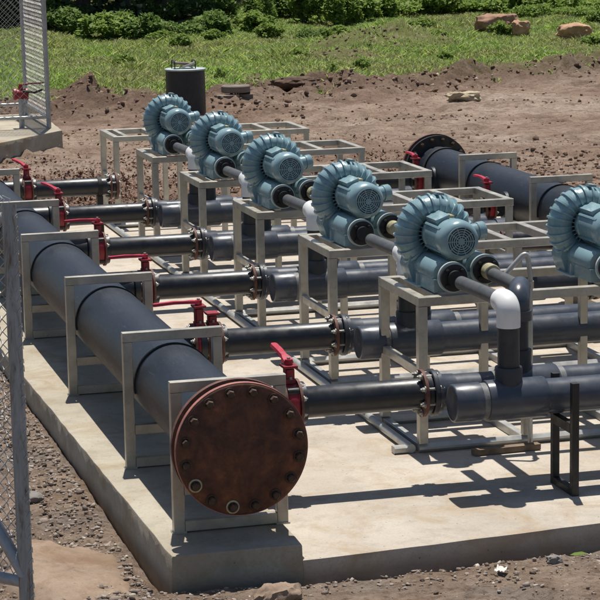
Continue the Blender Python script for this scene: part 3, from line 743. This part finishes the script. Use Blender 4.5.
# ------------------------------------------------------------------ valves
def lever(mb, o, ang, L, tilt=.05, w=.03):
    d = V((math.cos(ang), math.sin(ang), tilt)).normalized(); o = V(o)
    s = d.cross(V((0,0,1))).normalized()
    prof = [(0,.027),(.12,.029),(.3,.017),(.55,.02),(.95,.02),(1,.012)]
    up = V((0,0,1)); vs = []
    for q, hw in prof:
        c = o+d*(q*L)+up*(.006 if .1 < q < .4 else (.0 if q < .2 else .008*math.sin(q*3)))
        vs += [c+s*hw-up*.007, c-s*hw-up*.007, c-s*hw*.8+up*.008, c+s*hw*.8+up*.008]
    fs = [(0,1,2,3)]
    for i in range(len(prof)-1):
        for k in range(4): fs.append((i*4+k, i*4+(k+1)%4, (i+1)*4+(k+1)%4, (i+1)*4+k))
    fs.append(tuple(len(vs)-4+k for k in range(4)))
    mb.add(vs, fs)
def valve(label, loc, ang, L, sgn=1, lev=True, h=.2, tall=0, tilt=.05, group='red butterfly valves on the branch pipes'):
    # wafer body across the x axis, neck and top plate above, lever on top
    t = thing('butterfly_valve', label, 'valve', loc, 0, group)
    b = MB().lathe((-.028,0,0),(1,0,0),[(0,0),(0,.1),(.006,.108),(.05,.108),(.056,.1),(.056,0)],36)
    for k in range(4):
        a = PI/4+PI/2*k; b.cyl((-.028,.105*math.cos(a),.105*math.sin(a)),(.028,.105*math.cos(a),.105*math.sin(a)),.02,12)
    b.build('body', M['black'], t)
    n = MB(); n.beam((0,0,.1),(0,0,h-.03),.046,.062,(0,1,0),.3); n.cyl((0,0,h-.05),(0,0,h-.012),.016,12)
    n.box((0,0,.118),(.05,.075,.022)); n.build('neck', M['red'], t)
    for s in (-1,1): MB().hexbolt((.0,s*.034,.128),(0,0,1),.007,.012).build('neck_bolt', M['bolt'], t)
    MB().box((0,0,h-.016),(.07,.09,.012)).build('top_plate', M['red'] , t)
    MB().lathe((-.0295,0,0),(1,0,0),[(0,.07),(0,.1095),(.004,.112),(.055,.112),(.059,.1095),(.059,.07)],36).build('red_band', M['red'], t)
    if lev:
        l = MB(); lever(l, (0,0,h+.004), ang, L, tilt); l.cyl((0,0,h-.008),(0,0,h+.018),.02,14); l.build('lever', M['redlever'], t)
        MB().lathe((0,0,h+.018),(0,0,1),[(0,.009),(.01,.009),(.012,.0)],10).build('stem_nut', M['bolt'], t)
    fl = MB().lathe((-.046*1,0,0),(1,0,0),[(0,.06),(0,.122),(.014,.122),(.014,.06)],40)
    f2 = MB().lathe((.032,0,0),(1,0,0),[(0,.06),(0,.122),(.014,.122),(.014,.06)],40)
    for f, off, sg in ((fl,-.047,-1),(f2,.047,1)):
        fo = f.build('backing_ring', M['rustring'], t); first = None
        for k in range(8):
            a = TAU*(k+.5)/8; p = (off, .1*math.cos(a), .1*math.sin(a))
            if first is None: first = MB().hexbolt((0,0,0),(sg,0,0),.0125,.016,.006).build('bolt', M['bolt'], fo); bo = first
            else: bo = first.copy(); COL.objects.link(bo); bo.parent = fo
            bo.location = p
    return t
VX = .475
lab = ['red lever valve nearest the camera, right of the rusty end plate, lever pointing back',
 'red-necked valve without lever on the second branch, beside a levered one',
 'red valve on the third branch with lever lying left over the big pipe',
 'red valve on the fourth branch with long lever pointing left',
 'red valve on the fifth branch, short-looking lever aimed at the back',
 'farthest red valve on the left, lever raised towards the back']
ANG = [R(97), 0, R(183), R(182), R(122), R(118)]
for i, y in enumerate(YB):
    x = VX+(.02 if i == 0 else 0)
    valve(lab[i], (x, y, ZB), ANG[i], (.21,.2,.24,.24,.2,.2)[i], lev=(i != 1), h=.19 if i in (1,) else .205, tilt=.25 if i in (0,4,5) else .02)
valve('red valve of the second branch, tight to the big pipe, lever stretched left', (VX-.075, YB[1], ZB), R(182), .26, h=.235, tilt=.0)

# ------------------------------------------------------------------ branch pipes
def branch(label, loc, L, last=False):
    t = thing('branch_pipe', label, 'pipe', loc, 0, 'black branch pipes from the left big pipe')
    MB().lathe((0,0,0),(1,0,0),[(0,0),(0,.105),(.022,.105),(.028,.08),(.034,.078),(L-.034,.078),(L-.028,.08),(L-.022,.105),(L,.105),(L,0)],48).build('pipe_barrel', M['hdpe2'], t)
    r = MB().lathe((L-.045,0,0),(1,0,0),[(0,.08),(0,.119),(.016,.119),(.016,.08)],48).build('backing_ring', M['rustring'], t)
    f = MB().lathe((L+.004,0,0),(1,0,0),[(0,0),(0,.116),(.004,.12),(.022,.12),(.026,.114),(.03,.1),(.03,0)],48)
    fo = f.build('outlet_flange', M['rustring'] if last else M['pvcdark'], t)
    first = None
    for k in range(8):
        a = TAU*(k+.5)/8; p = (L-.046, .1*math.cos(a), .1*math.sin(a))
        if first is None:
            b = MB().hexbolt((0,0,0),(-1,0,0),.0125,.018,.008); b.hexbolt((.077,0,0),(1,0,0),.0125,.018,.005); b.cyl((0,0,0),(.078,0,0),.008,8)
            first = b.build('bolt', M['bolt'], r); bo = first
        else: bo = first.copy(); COL.objects.link(bo); bo.parent = r
        bo.location = p
    if last:
        MB().lathe((L-.15,0,0),(1,0,0),[(0,.079),(0,.086),(.035,.086),(.035,.079)],40).build('clamp', M['rubber'], t)
        MB().beam((L-.13,0,-.08),(L-.13,0,ZP-ZB),.05,.08,(0,1,0)).build('prop', M['black'], t)
    return t
bl = ['black branch pipe nearest the camera, beside the rusty end plate', 'second black branch pipe from the front, with two red valves at its root',
 'third black branch pipe from the front, in the middle of the row', 'fourth black branch pipe from the front',
 'fifth black branch pipe from the front, last to meet grey plastic pipe', 'farthest black branch pipe, ending in a rusty flange over bare earth']
for i, y in enumerate(YB):
    x0 = VX+.05+(.02 if i == 0 else 0)
    branch(bl[i], (x0, y, ZB), 1.215-x0+(.0 if i < 5 else .03), i == 5)

# ------------------------------------------------------------------ grey PVC runs
def elbow(mb, a, b, c, r, rad, n=20):
    mb.tube(fillet([a,b,c], rad, 12), r, n)
def suction(label, y, first=False):
    # rear run: from the branch flange to the right, with the riser to the right-hand blower port
    t = thing('suction_pipe', label, 'pipe', (1.245,y,ZB), 0, 'grey pipes joined to the black branch pipes')
    MB().lathe((0,0,0),(1,0,0),[(0,0),(0,.112),(.02,.112),(.02,.094),(.05,.09),(.1,.088),(.1,.084),(2.1,.084),(2.1,0)],48).build('pipe_barrel', M['pvc'], t)
    MB().lathe((.34,0,0),(1,0,0),[(0,.084),(0,.098),(.006,.1),(.30,.1),(.306,.098),(.306,.084)],48).build('tee', M['pvc'], t)
    MB().lathe((.3,0,0),(1,0,0),[(0,.0845),(0,.0852),(.034,.0852),(.034,.0845)],48).build('glue_band', M['pvcglue'], t)
    MB().lathe((.655,0,0),(1,0,0),[(0,.0845),(0,.0852),(.03,.0852),(.03,.0845)],48).build('glue_band', M['pvcglue'], t)
    MB().lathe((2.08,0,0),(1,0,0),[(0,.085),(0,.1),(.09,.1),(.1,.09),(.1,0)],48).build('end_cap', M['pvc'], t)
    MB().lathe((.45,0,.07),(0,0,1),[(0,.066),(.12,.066),(.12,.05),(.36,.05)],32).build('riser', M['pvcdark'], t)
    e = MB(); e.tube(fillet([(.45,0,.37),(.45,0,.472),(.535,.2,.47)],.075,12), .055, 24)
    e.lathe((.45,0,.34),(0,0,1),[(0,.05),(0,.066),(.05,.066),(.05,.05)],28); e.build('elbow', M['pvc'], t)
    MB().tube([(.53,.19,.47),(.54,.62,.468)], .036, 20).build('inlet_hose', M['hose'], t)
    return t
def discharge(label, y, first=False):
    t = thing('discharge_pipe', label, 'pipe', (1.245,y-.27,ZB), 0, 'grey capped pipes with white elbows')
    MB().lathe((.08,0,0),(1,0,0),[(0,.088),(2.1,.088),(2.1,0)],48).build('pipe_barrel', M['pvc'], t)
    MB().lathe((0,0,0),(1,0,0),[(.004,0),(.003,.08),(0,.084),(.002,.091),(.008,.095),(.14,.0965),(.143,.09)],48).build('end_cap', M['pvc'], t)
    MB().lathe((.143,0,0),(1,0,0),[(0,.089),(.0,.0905),(.03,.0905),(.03,.089)],48).build('glue_band', M['pvcglue'], t)
    MB().lathe((.173,0,0),(1,0,0),[(0,.088),(0,.1),(.006,.102),(.3,.102),(.306,.1),(.306,.088)],48).build('tee', M['pvc'], t)
    MB().lathe((2.16,0,0),(1,0,0),[(0,.088),(0,.102),(.1,.102),(.11,.094),(.11,0)],48).build('end_cap', M['pvc'], t)
    MB().lathe((.295,0,.05),(0,0,1),[(0,.068),(.11,.068),(.115,.066),(.115,.054),(.32,.054)],32).build('riser', M['pvcdark'], t)
    e = MB(); e.tube(fillet([(.295,0,.362),(.295,0,.483),(.298,.105,.478)],.07,12), .059, 28); e.build('elbow', M['white'], t)
    MB().tube([(.298,.08,.479),(.297,.70,.468)], .036, 20).build('outlet_hose', M['hose'], t)
    return t
s0 = suction('grey rear pipe joined to the nearest black branch pipe', YB[0]); d0 = discharge('grey capped pipe with white elbow, nearest the camera, on the black stand', YB[0])
for i in range(1,5):
    dup(s0, (1.245,YB[i],ZB), 0, 'grey rear pipe joined to the %s black branch pipe from the front' % ORD[i])
    dup(d0, (1.245,YB[i]-.27,ZB), 0, 'grey capped pipe with white elbow, %s from the front' % ORD[i])

# black U stand
t = thing('pipe_stand', 'black steel stand straddling the nearest grey pipe at the right', 'pipe support', (1.812,1.86,ZP))
for y in (-.12,.135): MB().beam((0,y,.0),(0,y,.565),.036,.036,(0,1,0)).build('leg', M['black'], t)
MB().beam((0,-.101,.018),(0,.116,.018),.036,.036).build('foot_bar', M['black'], t)
MB().beam((0,-.101,.335),(0,.116,.335),.036,.05).build('cross_bar', M['black'], t)
MB().lathe((0,0,.478-.02),(1,0,0),[(-.03,.089),(-.03,.0905),(.03,.0905),(.03,.089)],40)

# ------------------------------------------------------------------ blower stands
def stand(label, y, group='long steel blower stands'):
    t = thing('blower_stand', label, 'stand', (1.358,y,ZP), 0, group)
    L = 1.843; D = .715; H = .8405; w = .05; g = .0015
    for x in (w/2, .61, 1.21, L-w/2):
        for yy in (w/2, D-w/2): MB().beam((x,yy,.05+g),(x,yy,H-w-g),w if x < .1 else .044,w if x < .1 else .044,(0,1,0)).build('leg', M['steel'], t)
    for yy in (w/2, D-w/2):
        MB().beam((0,yy,H-w/2),(L,yy,H-w/2),w).build('top_rail', M['steel'], t)
        MB().beam((0,yy,.025),(L,yy,.025),.05,.048,ch=.75).build('base_rail', M['tube'], t)
    for x in (w/2, 1.16, 1.47, L-w/2):
        MB().beam((x,w+g,H-w/2),(x,D-w-g,H-w/2),w).build('cross_bar', M['steel'], t)
    for x in (.125, .40): MB().beam((x,w+g,H-w/2+.006),(x,D-w-g,H-w/2+.006),.04,.038).build('mount_rail', M['steel'], t)
    for x in (w/2, .61, 1.21, L-w/2): MB().beam((x,w+g,.022),(x,D-w-g,.022),.044,.044).build('base_tie', M['tube'], t)
    for x in (w/2, L-w/2): MB().beam((x,w+g,.435),(x,D-w-g,.435),.038,.045).build('side_brace', M['steel'], t)
    return t
SL = ['blower stand nearest the camera, under two blowers', 'second blower stand from the front, bare at its right half', 'third blower stand from the front, in the middle of the row',
 'fourth blower stand from the front', 'fifth blower stand from the front, under the farthest blower', 'farthest stand, empty, with no blower on it']
st0 = stand(SL[0], YT[0])
for i in range(1,6): dup(st0, (1.358,YT[i],ZP), 0, SL[i])

# ------------------------------------------------------------------ blowers
def blower(label, loc, group='blue-grey side channel blowers'):
    t = thing('ring_blower', label, 'blower', loc, 0, group)     # origin on the stand top, below the impeller axis
    A = V((-.014,0,.262)); Rc, Rt = .146, .066
    h = MB(); pr = [(.075,0),(.075,.07)]
    for k in range(15):
        a = R(165)-R(330)*k/14            # around the channel, from the inner back over the rim to the inner front
        pr.append((Rt*math.sin(a)*1.3, Rc+Rt*math.cos(a)))
    pr += [(.03,.078),(.03,0)]
    h.lathe(A, (0,1,0), pr, 72)
    nf = 26
    for k in range(nf):
        th = TAU*k/nf; e = V((math.cos(th),0,math.sin(th))); tn = V((-math.sin(th),0,math.cos(th)))
        if math.sin(th) < -.86: continue
        vs = []; m = 13
        for j in range(m+1):
            a = R(75)-R(225)*j/m
            ro = Rt*1.0+.0115*math.sin(PI*min(1,(j+.6)/m))
            for rr in (Rt*.8, ro):
                p = A+e*(Rc+rr*math.cos(a))+V((0,rr*1.3*math.sin(a),0))
                vs += [p-tn*.0055, p+tn*.0055]
        fs = [(0,1,3,2)]
        for j in range(m):
            q = j*4
            fs += [(q+2,q+3,q+7,q+6),(q,q+2,q+6,q+4),(q+1,q+5,q+7,q+3)]
        q = m*4; fs.append((q,q+2,q+3,q+1)); h.add(vs, fs)
        # inner fin bridging to the motor
        h.box(A+e*.092+V((0,-.02,0)), (.06,.09,.006), Matrix.Rotation(-th,3,'Y'))
    h.box(A+V((.03,-.02,Rc+Rt+.006)), (.045,.05,.012), Matrix.Rotation(R(8),3,'Y'))
    ho = h.build('impeller_housing', M['blower'], t)
    MB().box(A+V((.03,-.025,Rc+Rt+.0135)), (.03,.032,.002), Matrix.Rotation(R(8),3,'Y')).build('glint_patch', M['whiteglint'], ho)  # white patch painted as the square glint on the boss
    # foot casting
    f = MB(); poly = [(-.16,.17),(-.18,.1),(-.155,.02),(-.14,.0),(.22,.0),(.245,.03),(.245,.12),(.15,.19),(.09,.12),(-.09,.12)]
    f.prism(poly, -.07, .075, lambda p,q,tt: V((p,tt,q))); f.build('foot_casting', M['blower'], t)
    pl = MB()
    for x in (-.145,-.005,.1,.24): pl.box((x,-.07,.005),(.045,.22,.010))
    for x in (-.14,-.01,.105,.235): 
        pl.prism([(0,.01),(.035,.01),(.004,.07),(0,.07)], -.15,-.142, lambda p,q,tt,x=x: V((x-.017+p,tt,q)))
    pl.build('foot', M['rim'], t)
    # silencers and port flanges
    for x, y1 in ((-.072,-.45),(.172,-.27)):
        s = MB().lathe((x,.06,.1),(0,-1,0),[(0,0),(0,.066),(.01,.074),(.06-y1-.085,.074),(.06-y1-.07,.066),(.06-y1-.065,.0)],36)
        s.box((x,(y1+.065)/2-.01,.04),(.142,-y1-.05,.07))
        so = s.build('silencer', M['blower'], t)
        MB().cyl((x,y1+.08,.1),(x,y1-.045,.1),.04,24).build('nipple', M['orange'] if x < 0 else M['blowerdark'], so)
        fl = MB().lathe((x,y1-.035,.1),(0,-1,0),[(0,.03),(0,.078),(.003,.082),(.019,.082),(.021,.076),(.021,.03)],40).build('port_flange', M['rim'], so)
        fb = MB().lathe((x,y1-.0565,.1),(0,-1,0),[(0,.0),(0,.07),(.003,.073),(.02,.073),(.022,.068),(.022,.042),(.05,.042),(.05,0)],40)
        for k in range(4): fb.hexbolt((x+.057*math.cos(PI/4+k*PI/2), y1-.0785, .1+.057*math.sin(PI/4+k*PI/2)),(0,-1,0),.009,.012)
        fb.build('counter_flange', M['black'], so)
        if x > 0: MB().cyl((x,y1-.105,.1),(x,y1-.175,.1),.044,24,.004).build('threaded_collar', M['nipple'], so)
    # motor
    m = MB(); a0 = V((0,-.02,.275))
    m.lathe(a0,(0,-1,0),[(0,0),(0,.085),(.03,.098),(.07,.102),(.075,.107),(.095,.107),(.1,.102),(.30,.102),(.305,.109),(.36,.109),(.385,.104),(.402,.092),(.41,.078),(.41,0)],56)
    for a in (R(35),R(145),R(215),R(-35)):
        p = V((.106*math.cos(a),0,.106*math.sin(a))); m.cyl(a0+p+V((0,-.08,0)), a0+p+V((0,-.33,0)), .007, 8)
        m.box(a0+p+V((0,-.2,0)),(.012,.24,.012),Matrix.Rotation(-a,3,'Y'))
    mo = m.build('motor', M['blower'], t)
    MB().lathe(a0,(0,-1,0),[(.4105,0),(.4115,.077),(.4105,.0775)],48).build('fan_opening', M['blowerdark'], mo)
    g = MB()
    for rr in (.016,.029,.041,.053,.065,.077): g.lathe(a0,(0,-1,0),[(.4115,rr-.0032),(.4165,rr-.003),(.4165,rr+.003),(.4115,rr+.0032)],40)
    for k in range(10):
        a = TAU*k/10; g.beam(a0+V((.012*math.cos(a),-.4142,.012*math.sin(a))), a0+V((.077*math.cos(a),-.4142,.077*math.sin(a))), .005,.004,(0,1,0))
    g.cyl(a0+V((0,-.4118,0)),a0+V((0,-.417,0)),.014,16); g.build('fan_grille', M['blower'], mo)
    tb = MB(); rt = Matrix.Rotation(R(-20),3,'Y')
    tb.box(V((-.045,-.17,.275+.094)),(.075,.19,.022),rt); tb.box(V((-.046,-.17,.275+.107)),(.082,.2,.006),rt); to = tb.build('junction_box', M['blower'], mo)
    MB().box(V((.006,-.2,.275+.108)),(.042,.09,.012),Matrix.Rotation(R(2),3,'Y')).build('name_plate', M['label'], mo)
    c = MB().lathe((.085,-.2,.275+.005),(1,.12,.1),[(0,.043),(.085,.043),(.088,.049),(.125,.049),(.132,.044),(.132,0)],32); c.build('relief_valve', M['blower'], t)
    return t
BX = 1.612; BY = .475
BLs = ['large blue-grey blower nearest the camera, above the white elbow', 'second blue-grey blower from the front', 'third blue-grey blower from the front, in the middle of the row',
 'fourth blue-grey blower from the front', 'farthest blue-grey blower, in front of the dark drum']
bw = blower(BLs[0], (BX,YT[0]+BY,ZP+.8425))
for i in range(1,5): dup(bw, (BX+random.uniform(-.012,.012),YT[i]+BY,ZP+.8425), R(random.uniform(-1.5,1.5)), BLs[i])
dup(bw, (2.50,YT[0]+BY+.0,ZP+.8425), 0, 'blue-grey blower cut by the right edge of the photo')
sh = thing('drain_pipe', 'bare steel hooked pipe standing by the white elbow', 'pipe', (1.965,2.735,ZP))
MB().tube(fillet([(-.145,.02,.93),(-.02,0,1.065),(0,0,.93)],.05,10)+[V((0,0,.55)),V((0,0,.02))], .0135, 12).build('hook_tube', M['tube'], sh)
MB().lathe((0,0,.86),(0,0,1),[(0,.0135),(0,.019),(.04,.019),(.04,.0135)],14).build('coupling', M['steel'], sh)
# long conduits on the slab
def conduit(label, x, y0, y1):
    t = thing('ground_conduit', label, 'conduit', (x,y0,ZP), 0, 'galvanised conduits lying on the slab')
    MB().tube([(0,0,.026),(.005,(y1-y0)*.5,.026),(0,y1-y0,.026)], .024, 14).build('tube', M['tube'], t)
    for q in (.12,.3,.55,.8): MB().cyl((0.002,(y1-y0)*q,.026),(.002,(y1-y0)*q+.07,.026),.029,16).build('sleeve', M['steel'], t)
conduit('galvanised conduit lying beside the left feet of the blower stands', 1.318, 2.8, 12.6)
bx = MB().beam((-.045,0,.02),(.045,0,.02),.06,.038,ch=.4); o = bx.build('junction_sleeve', M['tube']); o.location = (1.27,2.83,ZP); tag(o, 'small grey box on the slab by the nearest stand foot', 'conduit box')
o = MB().box((0,0,.016),(.38,.05,.03)).build('wood_batten', M['batten']); o.location = (1.80,2.66,ZP+.002); o.rotation_euler.z = .05
tag(o, 'short brown batten lying along the base of the nearest stand', 'batten')

# second bank, towards the back right
def bank(label, y):
    t = thing('branch_pipe', label, 'pipe', (3.76,y,ZB), 0, 'black branch pipes of the back right pipe')
    MB().lathe((0,0,0),(-1,0,0),[(0,0),(0,.1),(.02,.1),(.026,.078),(.5,.078),(.506,.1),(.525,.1),(.525,0)],40).build('pipe_barrel', M['hdpe2'], t)
    r = MB().lathe((-.495,0,0),(-1,0,0),[(0,.08),(0,.119),(.016,.119),(.016,.08)],40).build('backing_ring', M['rustring'], t)
    MB().lathe((-.535,0,0),(-1,0,0),[(0,0),(0,.119),(.02,.119),(.022,.1),(.1,.096),(.1,.084),(.32,.084),(.32,.1),(.42,.1),(.42,0)],40).build('end_socket', M['pvcdark'], t)
    first = None
    for k in range(8):
        a = TAU*(k+.5)/8; p = (-.49, .1*math.cos(a), .1*math.sin(a))
        if first is None:
            b = MB().hexbolt((0,0,0),(1,0,0),.0125,.018,.03); b.hexbolt((-.07,0,0),(-1,0,0),.0125,.018,.03); b.cyl((0,0,0),(-.07,0,0),.008,8); first = b.build('bolt', M['bolt'], r); bo = first
        else: bo = first.copy(); COL.objects.link(bo); bo.parent = r
        bo.location = p
    return t
nm = ['farthest', 'second farthest', 'third farthest', 'nearest']
for i, y in enumerate(Y2):
    bank('%s black branch pipe on the left side of the back right pipe' % nm[i], y)
    valve('%s red valve on the left side of the back right pipe' % nm[i], (3.815,y,ZB), R([96,100,93,95][i]), .2, h=.215, tilt=.08, group='red butterfly valves on the branch pipes')

# ------------------------------------------------------------------ fences
def chain(mb, o, u, W, H, r, pitch=.06, seg=1):
    # chain link: upright zigzag wires woven with their neighbours
    o = V(o); u = V(u).normalized(); nrm = u.cross(V((0,0,1))).normalized(); half = pitch/2
    n = int(W/half); m = int(H/half)
    for i in range(n):
        pts = []
        for j in range(m+1):
            side = (i+j) % 2
            pts.append(o+u*((i+side)*half)+V((0,0,j*half))+nrm*(r*1.1*(1 if side else -1)*(1 if i % 2 else -1)))
        mb.tube(pts, r, 4, False)
# near fence, leaning end post
ft = thing('mesh_fence', 'leaning stained fence post with wire mesh panel at the left edge', 'fence', (-1.2505,-.96,.40))
ax = V((.0,.0,1)); p0 = V((-.0172,-.1637,-.75)); p1 = V((.025,.2325,1.432))
pd = (p1-p0).normalized()
def onpost(z): return p0+(p1-p0)*((z-p0.z)/(p1.z-p0.z))
MB().tube([p0, onpost(.3), p1], .0245, 20).build('post', M['postskin'], ft)
d = V((-.66,.75,0)).normalized()
ra = onpost(1.385); MB().tube([ra, ra+d*.9+V((0,0,.0))], .02, 14).build('top_rail', M['gate'], ft)
rb = onpost(.19); MB().tube([rb, rb+d*.9], .02, 14).build('bottom_rail', M['gate'], ft)
MB().tube([rb+V((0,0,.02)), rb+d*.42+V((0,0,.56))], .022, 14).build('brace', M['gate'], ft)
cm = MB(); base = onpost(.19)
chain(cm, V((0,0,0)), d, .84, 1.29, .0026, .042)
sh_ = (onpost(1.45)-base)/1.26
cm.v = [tuple(base+V(v)+V((sh_.x*v[2], sh_.y*v[2], 0))+d*.03) for v in cm.v]
cm.build('chain_link', M['wire'], ft)
for k in range(34):
    z = .1+k*.039+.006*math.sin(k*2.3); q = onpost(z); e = .004*((k*7) % 3)
    tw = MB().tube([q+V((.010,-.0245,0)), q+V((.0245,-.011,.010+e)), q+V((.0275,.004,-.006)), q+V((.021,.018,.01))], .0013, 4, False); tw.build('tie_wire', M['wire'], ft)
for k in range(5):
    q = onpost(1.40)-V((.02*k,0,0)); tw = MB().tube([q+V((0,0,-.02)), q+V((-.012,-.01,.02)), q+V((.006,.0,.05)), q+V((-.02,.01,.062))], .0014, 4, False); tw.build('tie_wire', M['wire'], ft)
# far cage on its own slab
rough_slab('concrete_pad', [(-1.2,15.4),(1.11,17.78),(2.04,18.96),(2.12,21.35),(-1.2,21.6)], -.35, .11, M['plinth'], 'grey concrete base of the wire cage at the back left', 'slab', .2, .012)
ct = thing('mesh_cage', 'tall galvanised wire mesh cage on the concrete base at the back left', 'fence', (1.93,19.3,.11))
P0 = V((0,0,0)); P1 = V((.0,1.95,0)); HH = 2.9
for p in (P0, P1): MB().tube([p, p+V((-.02,0,HH))], .03, 14).build('post', M['gate'], ct)
for p in (P0,P1): MB().tube([p+V((0,0,.14)), p+V((-1.7,-.0 if p is P1 else -.0,.14))], .022, 12).build('bottom_rail', M['tube'], ct)
MB().tube([P0+V((0,0,.14)), P1+V((0,0,.14))], .022, 12).build('bottom_rail', M['tube'], ct)
MB().tube([P0+V((-.02,0,HH)), P1+V((-.02,0,HH))], .022, 12).build('top_rail', M['tube'], ct)
for o_, u_, W_ in ((P0+V((0,.0,.0)),(0,1,0),1.95),(P0+V((0,0,.14)),(-1,0,0),1.0),(P1+V((0,0,.14)),(-1,0,0),1.7)):
    c_ = MB(); chain(c_, o_, u_, W_, HH, .0028, .1); c_.build('chain_link', M['wire'], ct)
wv = thing('well_valve', 'small red valve on a grey pipe inside the wire cage', 'valve', (1.62,19.5,.11))
MB().cyl((0,0,0),(0,0,.36),.035,16).build('pipe_barrel', M['gate'], wv)
v_ = MB().lathe((-.09,0,.42),(1,0,0),[(0,0),(0,.075),(.03,.075),(.04,.06),(.14,.06),(.15,.075),(.18,.075),(.18,0)],24); v_.cyl((0,0,.36),(0,0,.52),.03,14); v_.build('body', M['red'], wv)
l_ = MB(); lever(l_, (0,0,.53), R(10), .3, .05); l_.cyl((0,0,.5),(0,0,.545),.022,12); l_.build('lever', M['red'], wv)
MB().tube([(.02,-.05,.46),(.16,-.1,.44),(.26,-.06,.47)], .014, 8).build('side_fitting', M['black'], wv)

# ------------------------------------------------------------------ drum and ring
t = thing('plastic_drum', 'tall dark cylindrical drum with pale rim behind the farthest blower', 'drum', (4.43,22.75,gh(4.43,22.75)))
MB().lathe((0,0,-.05),(0,0,1),[(0,0),(0,.285),(.70,.28),(.70,0)],56).build('drum_body', M['tank'], t)
MB().lathe((0,0,.645),(0,0,1),[(0,.275),(0,.292),(.02,.294),(.024,.285),(.024,0)],56).build('rim', M['rim'], t)
for k in range(2): MB().tube(fillet([(-.17+.3*k,-.1,.66),(-.17+.3*k,-.1,.78),(-.17+.3*k,.12,.78),(-.17+.3*k,.12,.66)],.03,5), .008, 8).build('lifting_handle', M['black'], t)
MB().box((-.02,0,.74),(.3,.2,.03),Matrix.Rotation(.08,3,'Y')).build('cover_plate', M['ringgrey'], t)
x_ = MB(); x_.beam((-.1,-.1,.68),(.12,-.1,.75),.03); x_.beam((-.1,.08,.75),(.1,-.06,.69),.025); x_.build('loose_bar', M['tube'], t)
t = thing('concrete_ring', 'round grey concrete lid lying on blocks right of the dark drum', 'manhole ring', (5.36,23.7,gh(5.36,23.7)-.03), .1)
MB().lathe((0.05,.05,.12),(0,0,1),[(0,0),(0,.2),(.01,.215),(.09,.215),(.105,.2),(.105,.16),(.095,.15),(.095,0)],40).build('lid', M['ringgrey'], t)
MB().box((-.15,-.12,.03),(.3,.22,.14),Matrix.Rotation(.2,3,'Z')).build('block', M['ringgrey'], t)
MB().box((.2,.02,.03),(.2,.26,.13),Matrix.Rotation(-.3,3,'Z')).build('block', M['ringgrey'], t)

# ------------------------------------------------------------------ camera, light, view
cam = bpy.data.cameras.new('Camera'); co = bpy.data.objects.new('Camera', cam); COL.objects.link(co); S.camera = co
C = V((-2.173493,-7.995264,2.795732)); yaw, pit, rol = -.261851, -.177868, -.017839
F = V((-math.sin(yaw)*math.cos(pit), math.cos(yaw)*math.cos(pit), math.sin(pit)))
rt = F.cross(V((0,0,1))).normalized(); up = rt.cross(F); c_, s_ = math.cos(rol), math.sin(rol)
r2 = rt*c_+up*s_; u2 = up*c_-rt*s_
co.matrix_world = Matrix(((r2.x,u2.x,-F.x,C.x),(r2.y,u2.y,-F.y,C.y),(r2.z,u2.z,-F.z,C.z),(0,0,0,1)))
cam.sensor_width = 36; cam.lens = 2194.654/600*36; cam.clip_end = 500; cam.clip_start = .1
SUN = V((.07,.27,.96)).normalized()
sun = bpy.data.lights.new('Sun', 'SUN'); sun.energy = 5.0; sun.angle = R(.55); sun.color = (1,.955,.88)
so = bpy.data.objects.new('Sun', sun); COL.objects.link(so); so.rotation_euler = SUN.to_track_quat('Z','Y').to_euler()
w = bpy.data.worlds.new('World'); S.world = w; w.use_nodes = True; nt = w.node_tree
sky = nt.nodes.new('ShaderNodeTexSky'); sky.sky_type = 'NISHITA'; sky.sun_disc = False
sky.sun_elevation = math.asin(SUN.z); sky.sun_rotation = math.atan2(SUN.x, SUN.y)
nt.links.new(sky.outputs[0], nt.nodes['Background'].inputs[0]); nt.nodes['Background'].inputs[1].default_value = .07
S.view_settings.view_transform = 'Standard'; S.view_settings.look = 'None'; S.view_settings.gamma = 1; S.view_settings.exposure = 0.15
S.view_settings.use_curve_mapping = False
S.render.engine = 'CYCLES'; S.render.resolution_x = 1024; S.render.resolution_y = 1024
S.cycles.max_bounces = 6
